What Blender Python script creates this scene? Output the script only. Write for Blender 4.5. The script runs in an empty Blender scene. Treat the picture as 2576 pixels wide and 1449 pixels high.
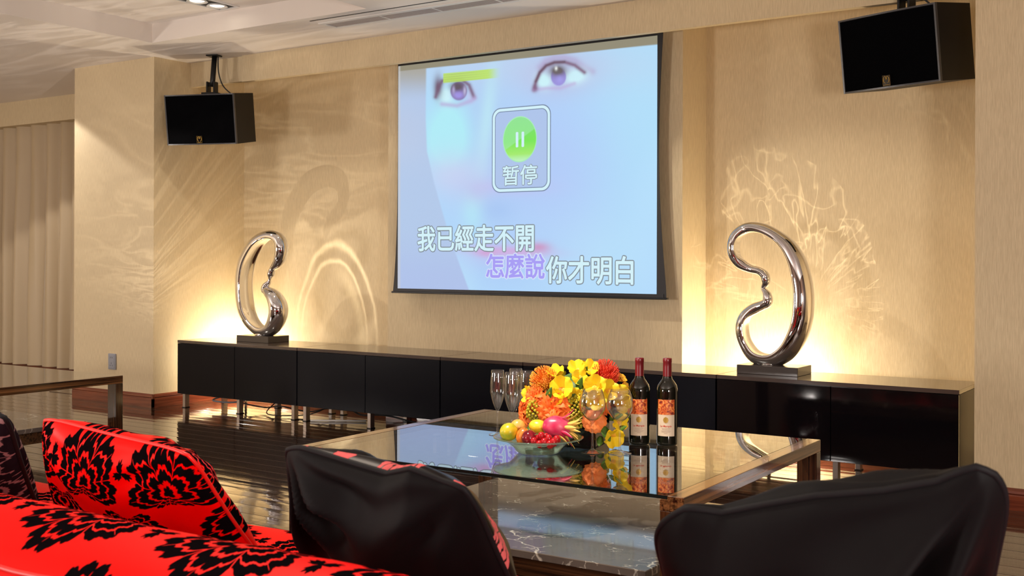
import bpy, bmesh, math, random
import numpy as np
from mathutils import Vector, Matrix, noise
random.seed(7); np.random.seed(7)
PI = math.pi
S = bpy.context.scene
COL = S.collection
R = math.radians

# ------------------------------------------------------------ camera, exposure, world
cd = bpy.data.cameras.new('camera'); cam = bpy.data.objects.new('camera', cd); COL.objects.link(cam)
cd.sensor_width = 36.0; cd.lens = 2839.07/2576*36; cd.shift_y = -(724.5-649.8)/2576
CAM = Vector((6.6223, -5.4844, 1.0959))
cam.matrix_world = Matrix.Translation(CAM) @ Matrix.Rotation(0.590933, 4, 'Z') @ Matrix.Rotation(PI/2, 4, 'X') @ Matrix.Rotation(0.0030728, 4, 'Z')
cd.clip_start = 0.02; cd.dof.use_dof = True; cd.dof.focus_distance = 4.6; cd.dof.aperture_fstop = 11
S.camera = cam
S.view_settings.view_transform = 'Standard'; S.view_settings.look = 'None'
S.view_settings.gamma = 1; S.view_settings.exposure = 0.0; S.view_settings.use_curve_mapping = False
W = bpy.data.worlds.new('World'); S.world = W; W.use_nodes = True
W.node_tree.nodes['Background'].inputs[0].default_value = (0.9, 0.75, 0.6, 1); W.node_tree.nodes['Background'].inputs[1].default_value = 0.15
S.cycles.transparent_max_bounces = 24; S.cycles.max_bounces = 8; S.cycles.sample_clamp_indirect = 6.0
S.cycles.use_denoising = True

# ------------------------------------------------------------ lights
def lamp(name, kind, loc, power, color, size=0.05, target=None, spot=None, blend=0.3, size_y=None):
    l = bpy.data.lights.new(name, kind); l.energy = power; l.color = color
    o = bpy.data.objects.new(name, l); COL.objects.link(o); o.location = loc
    if kind == 'AREA':
        l.shape = 'RECTANGLE' if size_y else 'DISK'; l.size = size
        if size_y: l.size_y = size_y
    else: l.shadow_soft_size = size
    if kind == 'SPOT': l.spot_size = R(spot); l.spot_blend = blend
    if target is not None:
        o.rotation_euler = (Vector(target)-Vector(loc)).to_track_quat('-Z', 'Y').to_euler()
    return o
WARM = (1.0, 0.84, 0.60); HAL = (1.0, 0.90, 0.76); FILL = (1.0, 0.91, 0.85)
lamp('uplight_lamp_a', 'POINT', (0.05, 0.62, 0.31), 42, WARM, 0.03)
lamp('uplight_lamp_b', 'POINT', (4.28, 0.62, 0.31), 54, WARM, 0.03)
lamp('spot_lamp_a', 'SPOT', (-0.50, -1.05, 2.50), 80, HAL, 0.02, (0.98, 0.6, 0.75), 34, 0.4)
lamp('spot_lamp_b', 'SPOT', (3.2, -1.05, 2.50), 60, HAL, 0.02, (4.65, 0.5, 0.75), 52, 0.5)
lamp('curtain_lamp', 'SPOT', (-1.60, -0.456, 2.50), 55, (1.0, 0.93, 0.86), 0.03, (-1.60, -0.456, 0), 124, 0.10)
lamp('table_lamp', 'SPOT', (4.2, -2.9, 2.50), 260, HAL, 0.03, (4.68, -2.15, 0.5), 50, 0.5)
lamp('sofa_lamp', 'SPOT', (4.3, -3.6, 2.50), 110, HAL, 0.04, (4.9, -4.2, 0.6), 75, 0.5)
lamp('fixture_lamp', 'SPOT', (1.10, -0.62, 2.62), 16, HAL, 0.03, (1.10, -0.62, 0), 124, 0.15)
lamp('room_lamp', 'POINT', (2.6, -6.8, 1.05), 310, FILL, 0.30)  # unseen fill lamps added to lift the ambient light on walls and ceiling
lamp('ambient_fill_b', 'POINT', (8.0, -5.4, 1.05), 290, FILL, 0.30)
lamp('ambient_fill_c', 'POINT', (-2.2, -4.9, 1.05), 210, FILL, 0.30)

# ------------------------------------------------------------ node helpers
class V:
    """a float socket with operators"""
    def __init__(s, nt, sock): s.nt = nt; s.s = sock
    def _m(s, op, *a, clamp=False):
        n = s.nt.nodes.new('ShaderNodeMath'); n.operation = op; n.use_clamp = clamp
        for i, v in enumerate((s,)+a):
            if isinstance(v, V): s.nt.links.new(v.s, n.inputs[i])
            else: n.inputs[i].default_value = v
        return V(s.nt, n.outputs[0])
    def __add__(s, o): return s._m('ADD', o)
    def __radd__(s, o): return s._m('ADD', o)
    def __sub__(s, o): return s._m('SUBTRACT', o)
    def __rsub__(s, o): return (s*-1)+o
    def __mul__(s, o): return s._m('MULTIPLY', o)
    def __rmul__(s, o): return s._m('MULTIPLY', o)
    def __truediv__(s, o): return s._m('DIVIDE', o)
    def abs(s): return s._m('ABSOLUTE')
    def sin(s): return s._m('SINE')
    def cos(s): return s._m('COSINE')
    def sqrt(s): return s._m('SQRT')
    def pow(s, o): return s._m('POWER', o)
    def min(s, o): return s._m('MINIMUM', o)
    def max(s, o): return s._m('MAXIMUM', o)
    def gt(s, o): return s._m('GREATER_THAN', o)
    def lt(s, o): return s._m('LESS_THAN', o)
    def wrap(s, a, b): return s._m('WRAP', b, a)
    def atan2(s, o): return s._m('ARCTAN2', o)
    def step(s, e):  # smooth 0..1 about zero with half width e
        return s._m('MULTIPLY_ADD', 0.5/e, 0.5, clamp=True)

def mat(name, base=(0.5, 0.5, 0.5), rough=0.5, metal=0.0, spec=0.5, sheen=0, coat=0, emis=None, estr=0, coat_rough=0.03, build=None, ior=1.5, sss=0):
    m = bpy.data.materials.new(name); m.use_nodes = True; nt = m.node_tree
    b = nt.nodes['Principled BSDF']
    b.inputs['Base Color'].default_value = (*base, 1); b.inputs['Roughness'].default_value = rough
    b.inputs['Metallic'].default_value = metal; b.inputs['Specular IOR Level'].default_value = spec
    b.inputs['Sheen Weight'].default_value = sheen; b.inputs['Coat Weight'].default_value = coat
    b.inputs['Coat Roughness'].default_value = coat_rough; b.inputs['IOR'].default_value = ior
    if sss: b.inputs['Subsurface Weight'].default_value = sss; b.inputs['Subsurface Scale'].default_value = 0.02
    if emis: b.inputs['Emission Color'].default_value = (*emis, 1); b.inputs['Emission Strength'].default_value = estr
    if build: build(nt, b)
    return m
def coords(nt, which='Object', scale=(1, 1, 1)):
    t = nt.nodes.new('ShaderNodeTexCoord'); mp = nt.nodes.new('ShaderNodeMapping')
    mp.inputs['Scale'].default_value = scale; nt.links.new(t.outputs[which], mp.inputs['Vector']); return mp.outputs[0]
def wcoords(nt, scale=(1, 1, 1)):
    t = nt.nodes.new('ShaderNodeNewGeometry'); mp = nt.nodes.new('ShaderNodeMapping')
    mp.inputs['Scale'].default_value = scale; nt.links.new(t.outputs['Position'], mp.inputs['Vector']); return mp.outputs[0]
def noise_tex(nt, vec, scale, detail=3, rough=0.5, dist=0):
    n = nt.nodes.new('ShaderNodeTexNoise'); n.inputs['Scale'].default_value = scale; n.inputs['Detail'].default_value = detail
    n.inputs['Roughness'].default_value = rough; n.inputs['Distortion'].default_value = dist
    nt.links.new(vec, n.inputs['Vector']); return n.outputs['Fac']
def ramp(nt, fac, stops):
    r = nt.nodes.new('ShaderNodeValToRGB'); e = r.color_ramp.elements
    while len(e) < len(stops): e.new(0.5)
    for i, (p_, c) in enumerate(stops): e[i].position = p_; e[i].color = (*c, 1)
    nt.links.new(fac, r.inputs[0]); return r.outputs[0]
def bump(nt, b, h, strength=0.3, dist=0.002, sock='Normal'):
    n = nt.nodes.new('ShaderNodeBump'); n.inputs['Strength'].default_value = strength; n.inputs['Distance'].default_value = dist
    nt.links.new(h, n.inputs['Height']); nt.links.new(n.outputs[0], b.inputs[sock]); return n
def mixc(nt, fac, a, b):
    n = nt.nodes.new('ShaderNodeMix'); n.data_type = 'RGBA'
    if isinstance(fac, V): fac = fac.s
    if isinstance(fac, (int, float)): n.inputs[0].default_value = fac
    else: nt.links.new(fac, n.inputs[0])
    for i, c in ((6, a), (7, b)):
        if isinstance(c, tuple): n.inputs[i].default_value = (*c, 1)
        else: nt.links.new(c, n.inputs[i])
    return n.outputs[2]

# small added lamps; a rippled beam imitates light thrown back by rings and floor
def rippled(name, loc, target, power, color, spot, build):
    o = lamp(name, 'SPOT', loc, power, color, 0.0, target, spot, 0.6); l = o.data; l.use_nodes = True; nt = l.node_tree
    em = nt.nodes['Emission']; ge = nt.nodes.new('ShaderNodeNewGeometry'); sp = nt.nodes.new('ShaderNodeSeparateXYZ'); nt.links.new(ge.outputs['Incoming'], sp.inputs[0])
    f = build(nt, V(nt, sp.outputs[0]), V(nt, sp.outputs[1]), V(nt, sp.outputs[2])); nt.links.new(f.s, em.inputs['Strength'])
def n2(nt, x, y, sc, det=2, dist=0.0):
    c = nt.nodes.new('ShaderNodeCombineXYZ'); nt.links.new(x.s, c.inputs[0]); nt.links.new(y.s, c.inputs[1])
    return V(nt, noise_tex(nt, c.outputs[0], sc, det, 0.5, dist))
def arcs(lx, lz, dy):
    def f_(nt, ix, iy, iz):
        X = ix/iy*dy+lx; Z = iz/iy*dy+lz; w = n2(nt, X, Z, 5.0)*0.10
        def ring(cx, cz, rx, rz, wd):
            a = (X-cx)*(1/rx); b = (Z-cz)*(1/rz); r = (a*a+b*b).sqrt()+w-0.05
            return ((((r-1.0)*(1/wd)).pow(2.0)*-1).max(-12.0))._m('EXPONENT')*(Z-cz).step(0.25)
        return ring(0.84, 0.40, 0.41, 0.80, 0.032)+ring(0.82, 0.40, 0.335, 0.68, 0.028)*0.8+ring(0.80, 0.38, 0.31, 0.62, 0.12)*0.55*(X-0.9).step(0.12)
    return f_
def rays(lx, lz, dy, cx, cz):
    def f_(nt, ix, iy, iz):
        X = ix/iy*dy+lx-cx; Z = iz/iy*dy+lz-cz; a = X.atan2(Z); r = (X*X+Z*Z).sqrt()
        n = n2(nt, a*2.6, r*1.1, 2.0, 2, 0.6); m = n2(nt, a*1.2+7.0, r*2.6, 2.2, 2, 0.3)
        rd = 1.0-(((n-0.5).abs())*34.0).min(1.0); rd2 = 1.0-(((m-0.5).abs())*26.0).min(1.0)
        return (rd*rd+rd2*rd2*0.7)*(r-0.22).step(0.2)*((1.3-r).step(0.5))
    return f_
def ripples(nt, ix, iy, iz):
    X = ix/iz*2.0; Y = iy/iz*2.0; n = n2(nt, X*0.55, Y*2.6, 1.6, 3, 0.8); rd = 1.0-(((n-0.5).abs())*9.0).min(1.0)
    return rd*rd*0.9+0.45
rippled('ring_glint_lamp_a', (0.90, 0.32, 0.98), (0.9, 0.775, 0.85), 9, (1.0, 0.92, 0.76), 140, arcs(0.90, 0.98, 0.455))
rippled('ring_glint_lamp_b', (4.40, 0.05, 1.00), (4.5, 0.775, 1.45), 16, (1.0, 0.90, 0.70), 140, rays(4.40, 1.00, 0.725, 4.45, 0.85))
rippled('floor_glint_lamp', (0.6, -0.9, 0.25), (0.1, -0.6, 2.56), 42, (1.0, 0.90, 0.80), 130, ripples)

# ------------------------------------------------------------ materials
def b_wall(nt, b):
    v = wcoords(nt, (1, 1, 0.06)); f = noise_tex(nt, v, 330, 2); g = noise_tex(nt, wcoords(nt), 1.6, 2)
    c = ramp(nt, f, [(0.3, (0.60, 0.475, 0.29)), (0.7, (0.72, 0.585, 0.37))])
    nt.links.new(c, b.inputs['Base Color']); bump(nt, b, f, 0.35, 0.0012)
M_wall = mat('wallpaper', rough=0.62, spec=0.35, build=b_wall)
def b_ceil(nt, b):
    f = noise_tex(nt, wcoords(nt), 1.2, 2); nt.links.new(ramp(nt, f, [(0.3, (0.80, 0.73, 0.66)), (0.7, (0.84, 0.77, 0.70))]), b.inputs['Base Color'])
M_far = mat('dark_unseen_wall', (0.10, 0.055, 0.035), 0.35)  # unseen walls made dark to give the chrome contrast and cut bounce light
M_ceil = mat('ceiling_paint', rough=0.6, build=b_ceil)
def b_floor(nt, b):
    oi = nt.nodes.new('ShaderNodeObjectInfo')
    add = nt.nodes.new('ShaderNodeVectorMath'); add.operation = 'MULTIPLY_ADD'
    nt.links.new(wcoords(nt, (1.5, 22, 1)), add.inputs[0]); add.inputs[1].default_value = (1, 1, 1)
    cmb = nt.nodes.new('ShaderNodeCombineXYZ'); m_ = V(nt, oi.outputs['Random'])*40; nt.links.new(m_.s, cmb.inputs[0]); nt.links.new(m_.s, cmb.inputs[1])
    nt.links.new(cmb.outputs[0], add.inputs[2])
    f = noise_tex(nt, add.outputs[0], 2.2, 5, 0.6, 0.6)
    c = ramp(nt, f, [(0.25, (0.014, 0.007, 0.004)), (0.5, (0.050, 0.022, 0.011)), (0.75, (0.115, 0.052, 0.024))])
    c2 = mixc(nt, (V(nt, oi.outputs['Random'])*0.5), c, (0.045, 0.024, 0.016))
    nt.links.new(c2, b.inputs['Base Color'])
    w = noise_tex(nt, wcoords(nt, (4.0, 30, 1)), 1.0, 2); s = noise_tex(nt, wcoords(nt, (40, 40, 1)), 3.0, 2)
    bump(nt, b, (V(nt, w)+V(nt, s)*0.03).s, 0.13, 0.004)
    bump(nt, b, (V(nt, w)+V(nt, s)*0.02).s, 0.13, 0.004, 'Coat Normal')
    nt.links.new(ramp(nt, s, [(0.3, (0.05,)*3), (0.8, (0.12,)*3)]), b.inputs['Roughness'])
M_floor = mat('dark_floor_wood', rough=0.08, spec=0.6, coat=0.5, coat_rough=0.03, build=b_floor)
def wood(name, dark, light, rough, coat, sc=(2, 60, 60), spec=0.5):
    def f_(nt, b):
        f = noise_tex(nt, coords(nt, 'Object', sc), 1.0, 4, 0.6, 0.4)
        nt.links.new(ramp(nt, f, [(0.36, dark), (0.62, light)]), b.inputs['Base Color'])
    return mat(name, rough=rough, coat=coat, spec=spec, build=f_)
M_zebraY = wood('striped_wood', (0.020, 0.008, 0.004), (0.26, 0.11, 0.038), 0.12, 0.5, (95, 1.2, 95))
M_zebraZ = wood('striped_wood_shaded', (0.010, 0.004, 0.002), (0.085, 0.032, 0.012), 0.15, 0.4, (120, 120, 1.2))  # legs darker than the rails: shade is put into the wood colour
M_zebraX = wood('striped_wood_low', (0.015, 0.006, 0.003), (0.11, 0.045, 0.018), 0.15, 0.4, (1.2, 95, 95))
M_base = wood('baseboard_wood', (0.10, 0.020, 0.010), (0.21, 0.05, 0.022), 0.18, 0.5, (2, 2, 60))
M_black = mat('black_veneer', (0.002, 0.002, 0.005), 0.3, spec=0.12)
M_blackglass = mat('smoked_black_glass', (0.004, 0.003, 0.004), 0.05, spec=0.5)
M_topwood = wood('cabinet_top_veneer', (0.05, 0.033, 0.028), (0.08, 0.055, 0.045), 0.16, 0.3, (1.5, 40, 1))
M_leg = mat('brushed_steel_leg', (0.42, 0.36, 0.32), 0.32, metal=0.9)
M_seam = mat('dark_gap', (0.004, 0.004, 0.005), 0.6)
M_chrome = mat('polished_chrome', (0.86, 0.86, 0.88), 0.025, metal=1.0)
M_granite = mat('polished_dark_stone', (0.055, 0.045, 0.04), 0.16)
M_spk = mat('speaker_black', (0.007, 0.006, 0.006), 0.55, spec=0.25)
def b_grille(nt, b):
    f = noise_tex(nt, coords(nt, 'Object'), 500, 1); bump(nt, b, f, 0.6, 0.002)
M_grille = mat('speaker_cloth', (0.0015, 0.0015, 0.002), 0.9, spec=0.03, build=b_grille)
M_spkedge = mat('speaker_edge', (0.05, 0.048, 0.05), 0.28)
M_gold = mat('gold_print', (0.55, 0.33, 0.06), 0.4, metal=0.4)
M_iron = mat('black_metal', (0.01, 0.01, 0.01), 0.4, metal=0.3)
M_cable = mat('black_rubber', (0.012, 0.012, 0.012), 0.5)
M_grey = mat('grey_plastic', (0.30, 0.31, 0.35), 0.35)
M_hole = mat('socket_hole', (0.01, 0.01, 0.01), 0.6)
M_white = mat('white_enamel', (0.75, 0.73, 0.70), 0.35)
M_slat = mat('vent_slat', (0.42, 0.37, 0.35), 0.4)
M_lens = mat('lamp_lens', (0.9, 0.9, 0.9), 0.3, emis=(1, 0.88, 0.7), estr=7)
M_border = mat('screen_black_border', (0.012, 0.011, 0.013), 0.5)
def b_curtain(nt, b):
    f = noise_tex(nt, wcoords(nt, (1, 1, 0.1)), 400, 1); bump(nt, b, f, 0.2, 0.001)
M_curtain = mat('curtain_satin', (0.50, 0.38, 0.23), 0.42, sheen=0.3, spec=0.4, build=b_curtain)
def b_marble(nt, b):
    v = coords(nt, 'Object'); n1 = noise_tex(nt, v, 3.0, 4, 0.6); 
    def vein(sc, w, seed):
        mp = coords(nt, 'Object', (sc, sc*1.7, sc)); nn = nt.nodes.new('ShaderNodeTexVoronoi'); nn.feature = 'DISTANCE_TO_EDGE'; nn.inputs['Scale'].default_value = 1
        ad = nt.nodes.new('ShaderNodeVectorMath'); ad.operation = 'ADD'
        nz = nt.nodes.new('ShaderNodeTexNoise'); nz.inputs['Scale'].default_value = 1.3; nz.inputs['Detail'].default_value = 5
        nt.links.new(mp, nz.inputs['Vector']); nt.links.new(mp, ad.inputs[0]); nt.links.new(nz.outputs['Color'], ad.inputs[1]); nt.links.new(ad.outputs[0], nn.inputs['Vector'])
        return (w - V(nt, nn.outputs['Distance'])).step(w*0.6)
    msk = V(nt, noise_tex(nt, v, 9.0, 3)).gt(0.54)
    big = V(nt, noise_tex(nt, v, 1.7, 2)).gt(0.56)
    a = (vein(1.7, 0.007, 1)*0.8*big).max(vein(13, 0.020, 2)*0.5*msk)
    c = mixc(nt, a, ramp(nt, n1, [(0.3, (0.075, 0.060, 0.054)), (0.7, (0.17, 0.135, 0.115))]), (0.75, 0.68, 0.58))
    nt.links.new(c, b.inputs['Base Color'])
M_marble = mat('brown_marble', rough=0.06, spec=0.6, build=b_marble)

def glass(name, tint=(1, 1, 1), rough=0.0, ior=1.5, diffuse=0.0, bumpy=0.0, boost=1.0):
    m = bpy.data.materials.new(name); m.use_nodes = True; nt = m.node_tree; nt.nodes.clear()
    out = nt.nodes.new('ShaderNodeOutputMaterial'); ge = nt.nodes.new('ShaderNodeNewGeometry'); dt = nt.nodes.new('ShaderNodeVectorMath'); dt.operation = 'DOT_PRODUCT'
    nt.links.new(ge.outputs['Normal'], dt.inputs[0]); nt.links.new(ge.outputs['Incoming'], dt.inputs[1]); F0 = ((ior-1)/(ior+1))**2
    tr = nt.nodes.new('ShaderNodeBsdfTransparent'); tr.inputs[0].default_value = (*tint, 1)
    gl = nt.nodes.new('ShaderNodeBsdfGlossy'); gl.inputs['Roughness'].default_value = rough
    mx = nt.nodes.new('ShaderNodeMixShader')
    f = ((1.0-V(nt, dt.outputs['Value']).abs()).pow(5.0)*(1-F0)+F0)*boost
    nt.links.new(f.min(1.0).s, mx.inputs[0]); 
    src = tr.outputs[0]
    if diffuse:
        df = nt.nodes.new('ShaderNodeBsdfTranslucent'); df.inputs[0].default_value = (*[t*0.9 for t in tint], 1)
        m2 = nt.nodes.new('ShaderNodeMixShader'); m2.inputs[0].default_value = diffuse
        nt.links.new(tr.outputs[0], m2.inputs[1]); nt.links.new(df.outputs[0], m2.inputs[2]); src = m2.outputs[0]
    nt.links.new(src, mx.inputs[1]); nt.links.new(gl.outputs[0], mx.inputs[2])
    if bumpy:
        t = noise_tex(nt, coords(nt, 'Object'), 90, 2); bp = nt.nodes.new('ShaderNodeBump'); bp.inputs['Strength'].default_value = bumpy; bp.inputs['Distance'].default_value = 0.003
        nt.links.new(t, bp.inputs['Height']); nt.links.new(bp.outputs[0], gl.inputs['Normal']); nt.links.new(bp.outputs[0], dt.inputs[0])
    nt.links.new(mx.outputs[0], out.inputs[0]); return m
M_tglass = glass('table_glass', (0.93, 0.97, 0.95), 0.0, 1.52, boost=1.5)
M_tedge = mat('glass_edge', (0.004, 0.016, 0.014), 0.08, spec=0.6)
M_glass = glass('clear_crystal', (0.985, 0.985, 0.985), 0.0, 1.5, 0.015, boost=3.0)
M_bowl = glass('green_seeded_glass', (0.74, 0.90, 0.80), 0.10, 1.5, 0.30, 0.5, 1.6)

def damask(name, ground, flock, W_=0.26, H_=0.36, R0=0.118, gr=0.35, ox=0.0, oy=0.0, extra=None, rot=0.0, spec_=0.10, tint=(1, 0.25, 0.03)):
    def f_(nt, b):
        t = nt.nodes.new('ShaderNodeUVMap'); t.uv_map = 'UVMap'; sp = nt.nodes.new('ShaderNodeSeparateXYZ'); nt.links.new(t.outputs[0], sp.inputs[0])
        u0 = V(nt, sp.outputs[0])+ox; v0 = V(nt, sp.outputs[1])+oy
        u = u0*math.cos(rot)-v0*math.sin(rot); v = u0*math.sin(rot)+v0*math.cos(rot)
        def medal(cx, cy, R_, k=3.5, flip=1):
            x = (u-cx).wrap(-W_/2, W_/2); y = ((v-cy).wrap(-H_/2, H_/2))*flip+R_*0.30
            a = x.atan2(y); r = (x*x+y*y).sqrt()
            sc = ((a*k).cos().abs().pow(0.55)*0.30+0.70)*((a*13.0).sin().abs()*0.11+((a*37).sin().abs())*0.03+0.92)
            env = (1.0-((a.abs()-1.9)*1.3).max(0.0)*0.75).max(0.28)
            Rr = sc*env*R_*(1.0-(a.abs()*0.09)); t_ = r/Rr
            body = (1.0-t_).step(0.012)
            l1 = ((t_-0.44-((a*k).cos().abs()*0.05)).abs()-0.035)*-1
            l2 = ((t_-0.70-((a*k).cos().abs()*0.07)).abs()-0.028)*-1
            rad = ((a*k).cos().abs()*r-0.0030)*-1
            rad = rad.min((t_-0.42)*0.05)
            ve = (((a*k).sin().abs()*r-0.0016)*-1).min((t_-0.72)*0.03).min((0.93-t_)*0.03)
            core = ((t_-0.20).abs()-0.05)*-1
            lines = l1.step(0.008).max(l2.step(0.008)).max(rad.step(0.0008)).max(ve.step(0.0006)).max(core.step(0.01))
            return body*(1.0-lines)
        f = medal(0, 0, R0).max(medal(W_/2, H_/2, R0*0.86, 2.5, -1))
        # little sprigs
        x = (u-W_/2).wrap(-W_/2, W_/2); y = v.wrap(-H_/2, H_/2)
        a = x.atan2(y); r = (x*x+y*y).sqrt()
        sp_ = (((a*1.5).cos().abs()*0.026+0.004)*((a*19).sin()*0.12+1.0)-r).step(0.001)
        f = f.max(sp_)
        nz = noise_tex(nt, t.outputs[0], 55, 3, 0.7)
        nt.links.new(mixc(nt, f, ground, mixc(nt, nz, flock, tuple(c*1.8 for c in flock))), b.inputs['Base Color'])
        nt.links.new((f*(0.85-gr)+gr).s, b.inputs['Roughness'])
        nt.links.new(((1.0-f)*spec_).s, b.inputs['Specular IOR Level'])
        bump(nt, b, (f+V(nt, noise_tex(nt, t.outputs[0], 600, 1))*0.12).s, 0.25, 0.0015)
    m = mat(name, rough=gr, spec=spec_, build=f_); m.node_tree.nodes['Principled BSDF'].inputs['Specular Tint'].default_value = (*tint, 1); return m
M_red = damask('red_damask', (0.92, 0.001, 0.0005), (0.003, 0.002, 0.0025), 0.325, 0.40, 0.155, gr=0.5, ox=0.112, oy=-0.47)
M_red2 = damask('red_damask_cushion', (0.92, 0.001, 0.001), (0.003, 0.002, 0.0025), 0.29, 0.36, 0.145, gr=0.42, ox=0.02, oy=0.06)
M_pink = damask('pink_cream_damask', (0.003, 0.002, 0.0025), (0.50, 0.10, 0.10), 0.34, 0.36, 0.09, tint=(1, 0.8, 0.7))
M_dark = damask('mauve_damask', (0.26, 0.15, 0.15), (0.010, 0.006, 0.008), 0.30, 0.40, 0.19, ox=0.08, oy=0.1, tint=(1, 0.8, 0.8))
M_redplain = mat('red_piping', (0.80, 0.008, 0.005), 0.45)
def b_velvet(nt, b):
    f = noise_tex(nt, coords(nt, 'Object'), 9, 3); bump(nt, b, f, 0.15, 0.004)
M_velvet = mat('black_velvet', (0.0032, 0.0024, 0.0028), 0.65, sheen=0.008, spec=0.10, build=b_velvet)
M_pipe = mat('black_piping', (0.005, 0.004, 0.005), 0.7, spec=0.2)

# ------------------------------------------------------------ mesh helpers
def link(name, me, m, parent=None, smooth=False, **props):
    o = bpy.data.objects.new(name, me); COL.objects.link(o)
    if m is not None:
        ms = m if isinstance(m, (list, tuple)) else [m]
        for q in ms: me.materials.append(q)
    if smooth: me.polygons.foreach_set('use_smooth', [True]*len(me.polygons))
    if parent is not None: o.parent = parent
    for k, v in props.items(): o[k] = v
    return o
def from_bm(name, bm, m, parent=None, smooth=False, **p):
    me = bpy.data.meshes.new(name); bm.to_mesh(me); bm.free(); return link(name, me, m, parent, smooth, **p)
def pyd(name, vs, fs, m, parent=None, smooth=False, **p):
    me = bpy.data.meshes.new(name); me.from_pydata([tuple(v) for v in vs], [], fs); me.update(); return link(name, me, m, parent, smooth, **p)
def bm_box(bm, lo, hi, bev=0, seg=1):
    r = bmesh.ops.create_cube(bm, size=1.0); vs = r['verts']
    for v in vs:
        v.co = Vector([(lo[i]+hi[i])/2 + v.co[i]*(hi[i]-lo[i]) for i in range(3)])
    if bev:
        es = list({e for v in vs for e in v.link_edges})
        bmesh.ops.bevel(bm, geom=es, offset=bev, segments=seg, affect='EDGES', profile=0.5)
def box(name, lo, hi, m, parent=None, bev=0, seg=1, **p):
    bm = bmesh.new(); bm_box(bm, lo, hi, bev, seg); return from_bm(name, bm, m, parent, **p)
def tube_data(pts, rad, n=8, closed=False, caps=True):
    pts = [Vector(p) for p in pts]; N = len(pts); vs = []; fs = []
    rad = rad if isinstance(rad, (list, tuple)) else [rad]*N
    up = None
    for i in range(N):
        a = pts[(i-1) % N] if (i > 0 or closed) else pts[0]; b = pts[(i+1) % N] if (i < N-1 or closed) else pts[-1]
        t = (b-a).normalized()
        if up is None: up = Vector((0, 0, 1)) if abs(t.z) < 0.9 else Vector((1, 0, 0))
        s = t.cross(up).normalized(); up = s.cross(t).normalized()
        for k in range(n):
            an = 2*PI*k/n; vs.append(pts[i]+(s*math.cos(an)+up*math.sin(an))*rad[i])
    for i in range(N if closed else N-1):
        j = (i+1) % N
        for k in range(n):
            k2 = (k+1) % n; fs.append((i*n+k, i*n+k2, j*n+k2, j*n+k))
    if caps and not closed: fs.append(tuple(range(n-1, -1, -1))); fs.append(tuple((N-1)*n+k for k in range(n)))
    return vs, fs
def tube(name, pts, rad, m, parent=None, n=8, closed=False, **p):
    vs, fs = tube_data(pts, rad, n, closed); return pyd(name, vs, fs, m, parent, True, **p)
def smooth_pts(pts, k=6, closed=False):
    pts = [np.array(p, float) for p in pts]; N = len(pts); out = []
    for i in range(N if closed else N-1):
        g = lambda j: pts[j % N] if closed else pts[min(max(j, 0), N-1)]
        p0, p1, p2, p3 = g(i-1), g(i), g(i+1), g(i+2)
        for s in range(k):
            t = s/k; out.append(0.5*((2*p1)+(-p0+p2)*t+(2*p0-5*p1+4*p2-p3)*t*t+(-p0+3*p1-3*p2+p3)*t**3))
    if not closed: out.append(pts[-1])
    return out
def lathe_data(prof, n=32):
    vs = []; fs = []; N = len(prof)
    for r, z in prof:
        for k in range(n): an = 2*PI*k/n; vs.append((max(r, 1e-5)*math.cos(an), max(r, 1e-5)*math.sin(an), z))
    for i in range(N-1):
        for k in range(n): k2 = (k+1) % n; fs.append((i*n+k, i*n+k2, (i+1)*n+k2, (i+1)*n+k))
    return vs, fs
def lathe(name, prof, m, parent=None, n=32, **p):
    vs, fs = lathe_data(prof, n); return pyd(name, vs, fs, m, parent, True, **p)
def ball(name, r, m, parent=None, loc=(0, 0, 0), sc=(1, 1, 1), seg=24, rings=14, rough=0.0, seed=0, **p):
    bm = bmesh.new(); bmesh.ops.create_uvsphere(bm, u_segments=seg, v_segments=rings, radius=r)
    for v in bm.verts:
        k = 1+rough*noise.noise(v.co/r*1.6+Vector((seed, seed*2, 0)))
        v.co = Vector((v.co.x*sc[0], v.co.y*sc[1], v.co.z*sc[2]))*k
    o = from_bm(name, bm, m, parent, True, **p); o.location = loc; return o
def thing(name, label, cat, loc=(0, 0, 0), rz=0, group=None):
    o = bpy.data.objects.new(name, None); COL.objects.link(o); o.location = loc; o.rotation_euler = (0, 0, rz)
    o.empty_display_size = 0.1; o['label'] = label; o['category'] = cat
    if group: o['group'] = group
    return o
def tag(o, label, cat, group=None):
    o['label'] = label; o['category'] = cat
    if group: o['group'] = group
    return o
def dup(root, loc=None, rz=None, label=None):
    r = root.copy(); COL.objects.link(r)
    if loc is not None: r.location = loc
    if rz is not None: r.rotation_euler = (0, 0, rz)
    if label: r['label'] = label
    for ch in list(root.children):
        c = ch.copy(); COL.objects.link(c); c.parent = r
        for g in list(ch.children):
            d = g.copy(); COL.objects.link(d); d.parent = c
    return r
ST = dict(kind='structure')

# ------------------------------------------------------------ setting
ZC = 2.56
box('wall_back', (-0.2, 0.775, 0), (5.6, 0.95, ZC), M_wall, **ST)
box('wall_back_panel', (1.62, 0.45, 0), (3.82, 0.775, 2.505), M_wall, **ST)
box('pillar', (-1.085, -0.10, 0), (-0.142, 0.95, ZC), M_wall, **ST)
box('pillar', (5.531, -0.15, 0), (7.2, 0.95, ZC), M_wall, **ST)
box('wall_back_window_side', (-4.4, 0.95, 0), (-0.9, 1.05, ZC), M_wall, **ST)
box('wall_left', (-4.5, -9.0, 0), (-4.4, 1.05, ZC+0.2), M_wall, **ST)
box('wall_right', (9.0, -9.0, 0), (9.1, 1.05, ZC+0.2), M_far, **ST)
box('wall_front', (-4.5, -9.1, 0), (9.1, -9.0, ZC+0.2), M_far, **ST)
box('wall_back_far', (7.2, 0.85, 0), (9.1, 0.95, ZC), M_far, **ST)
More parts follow.
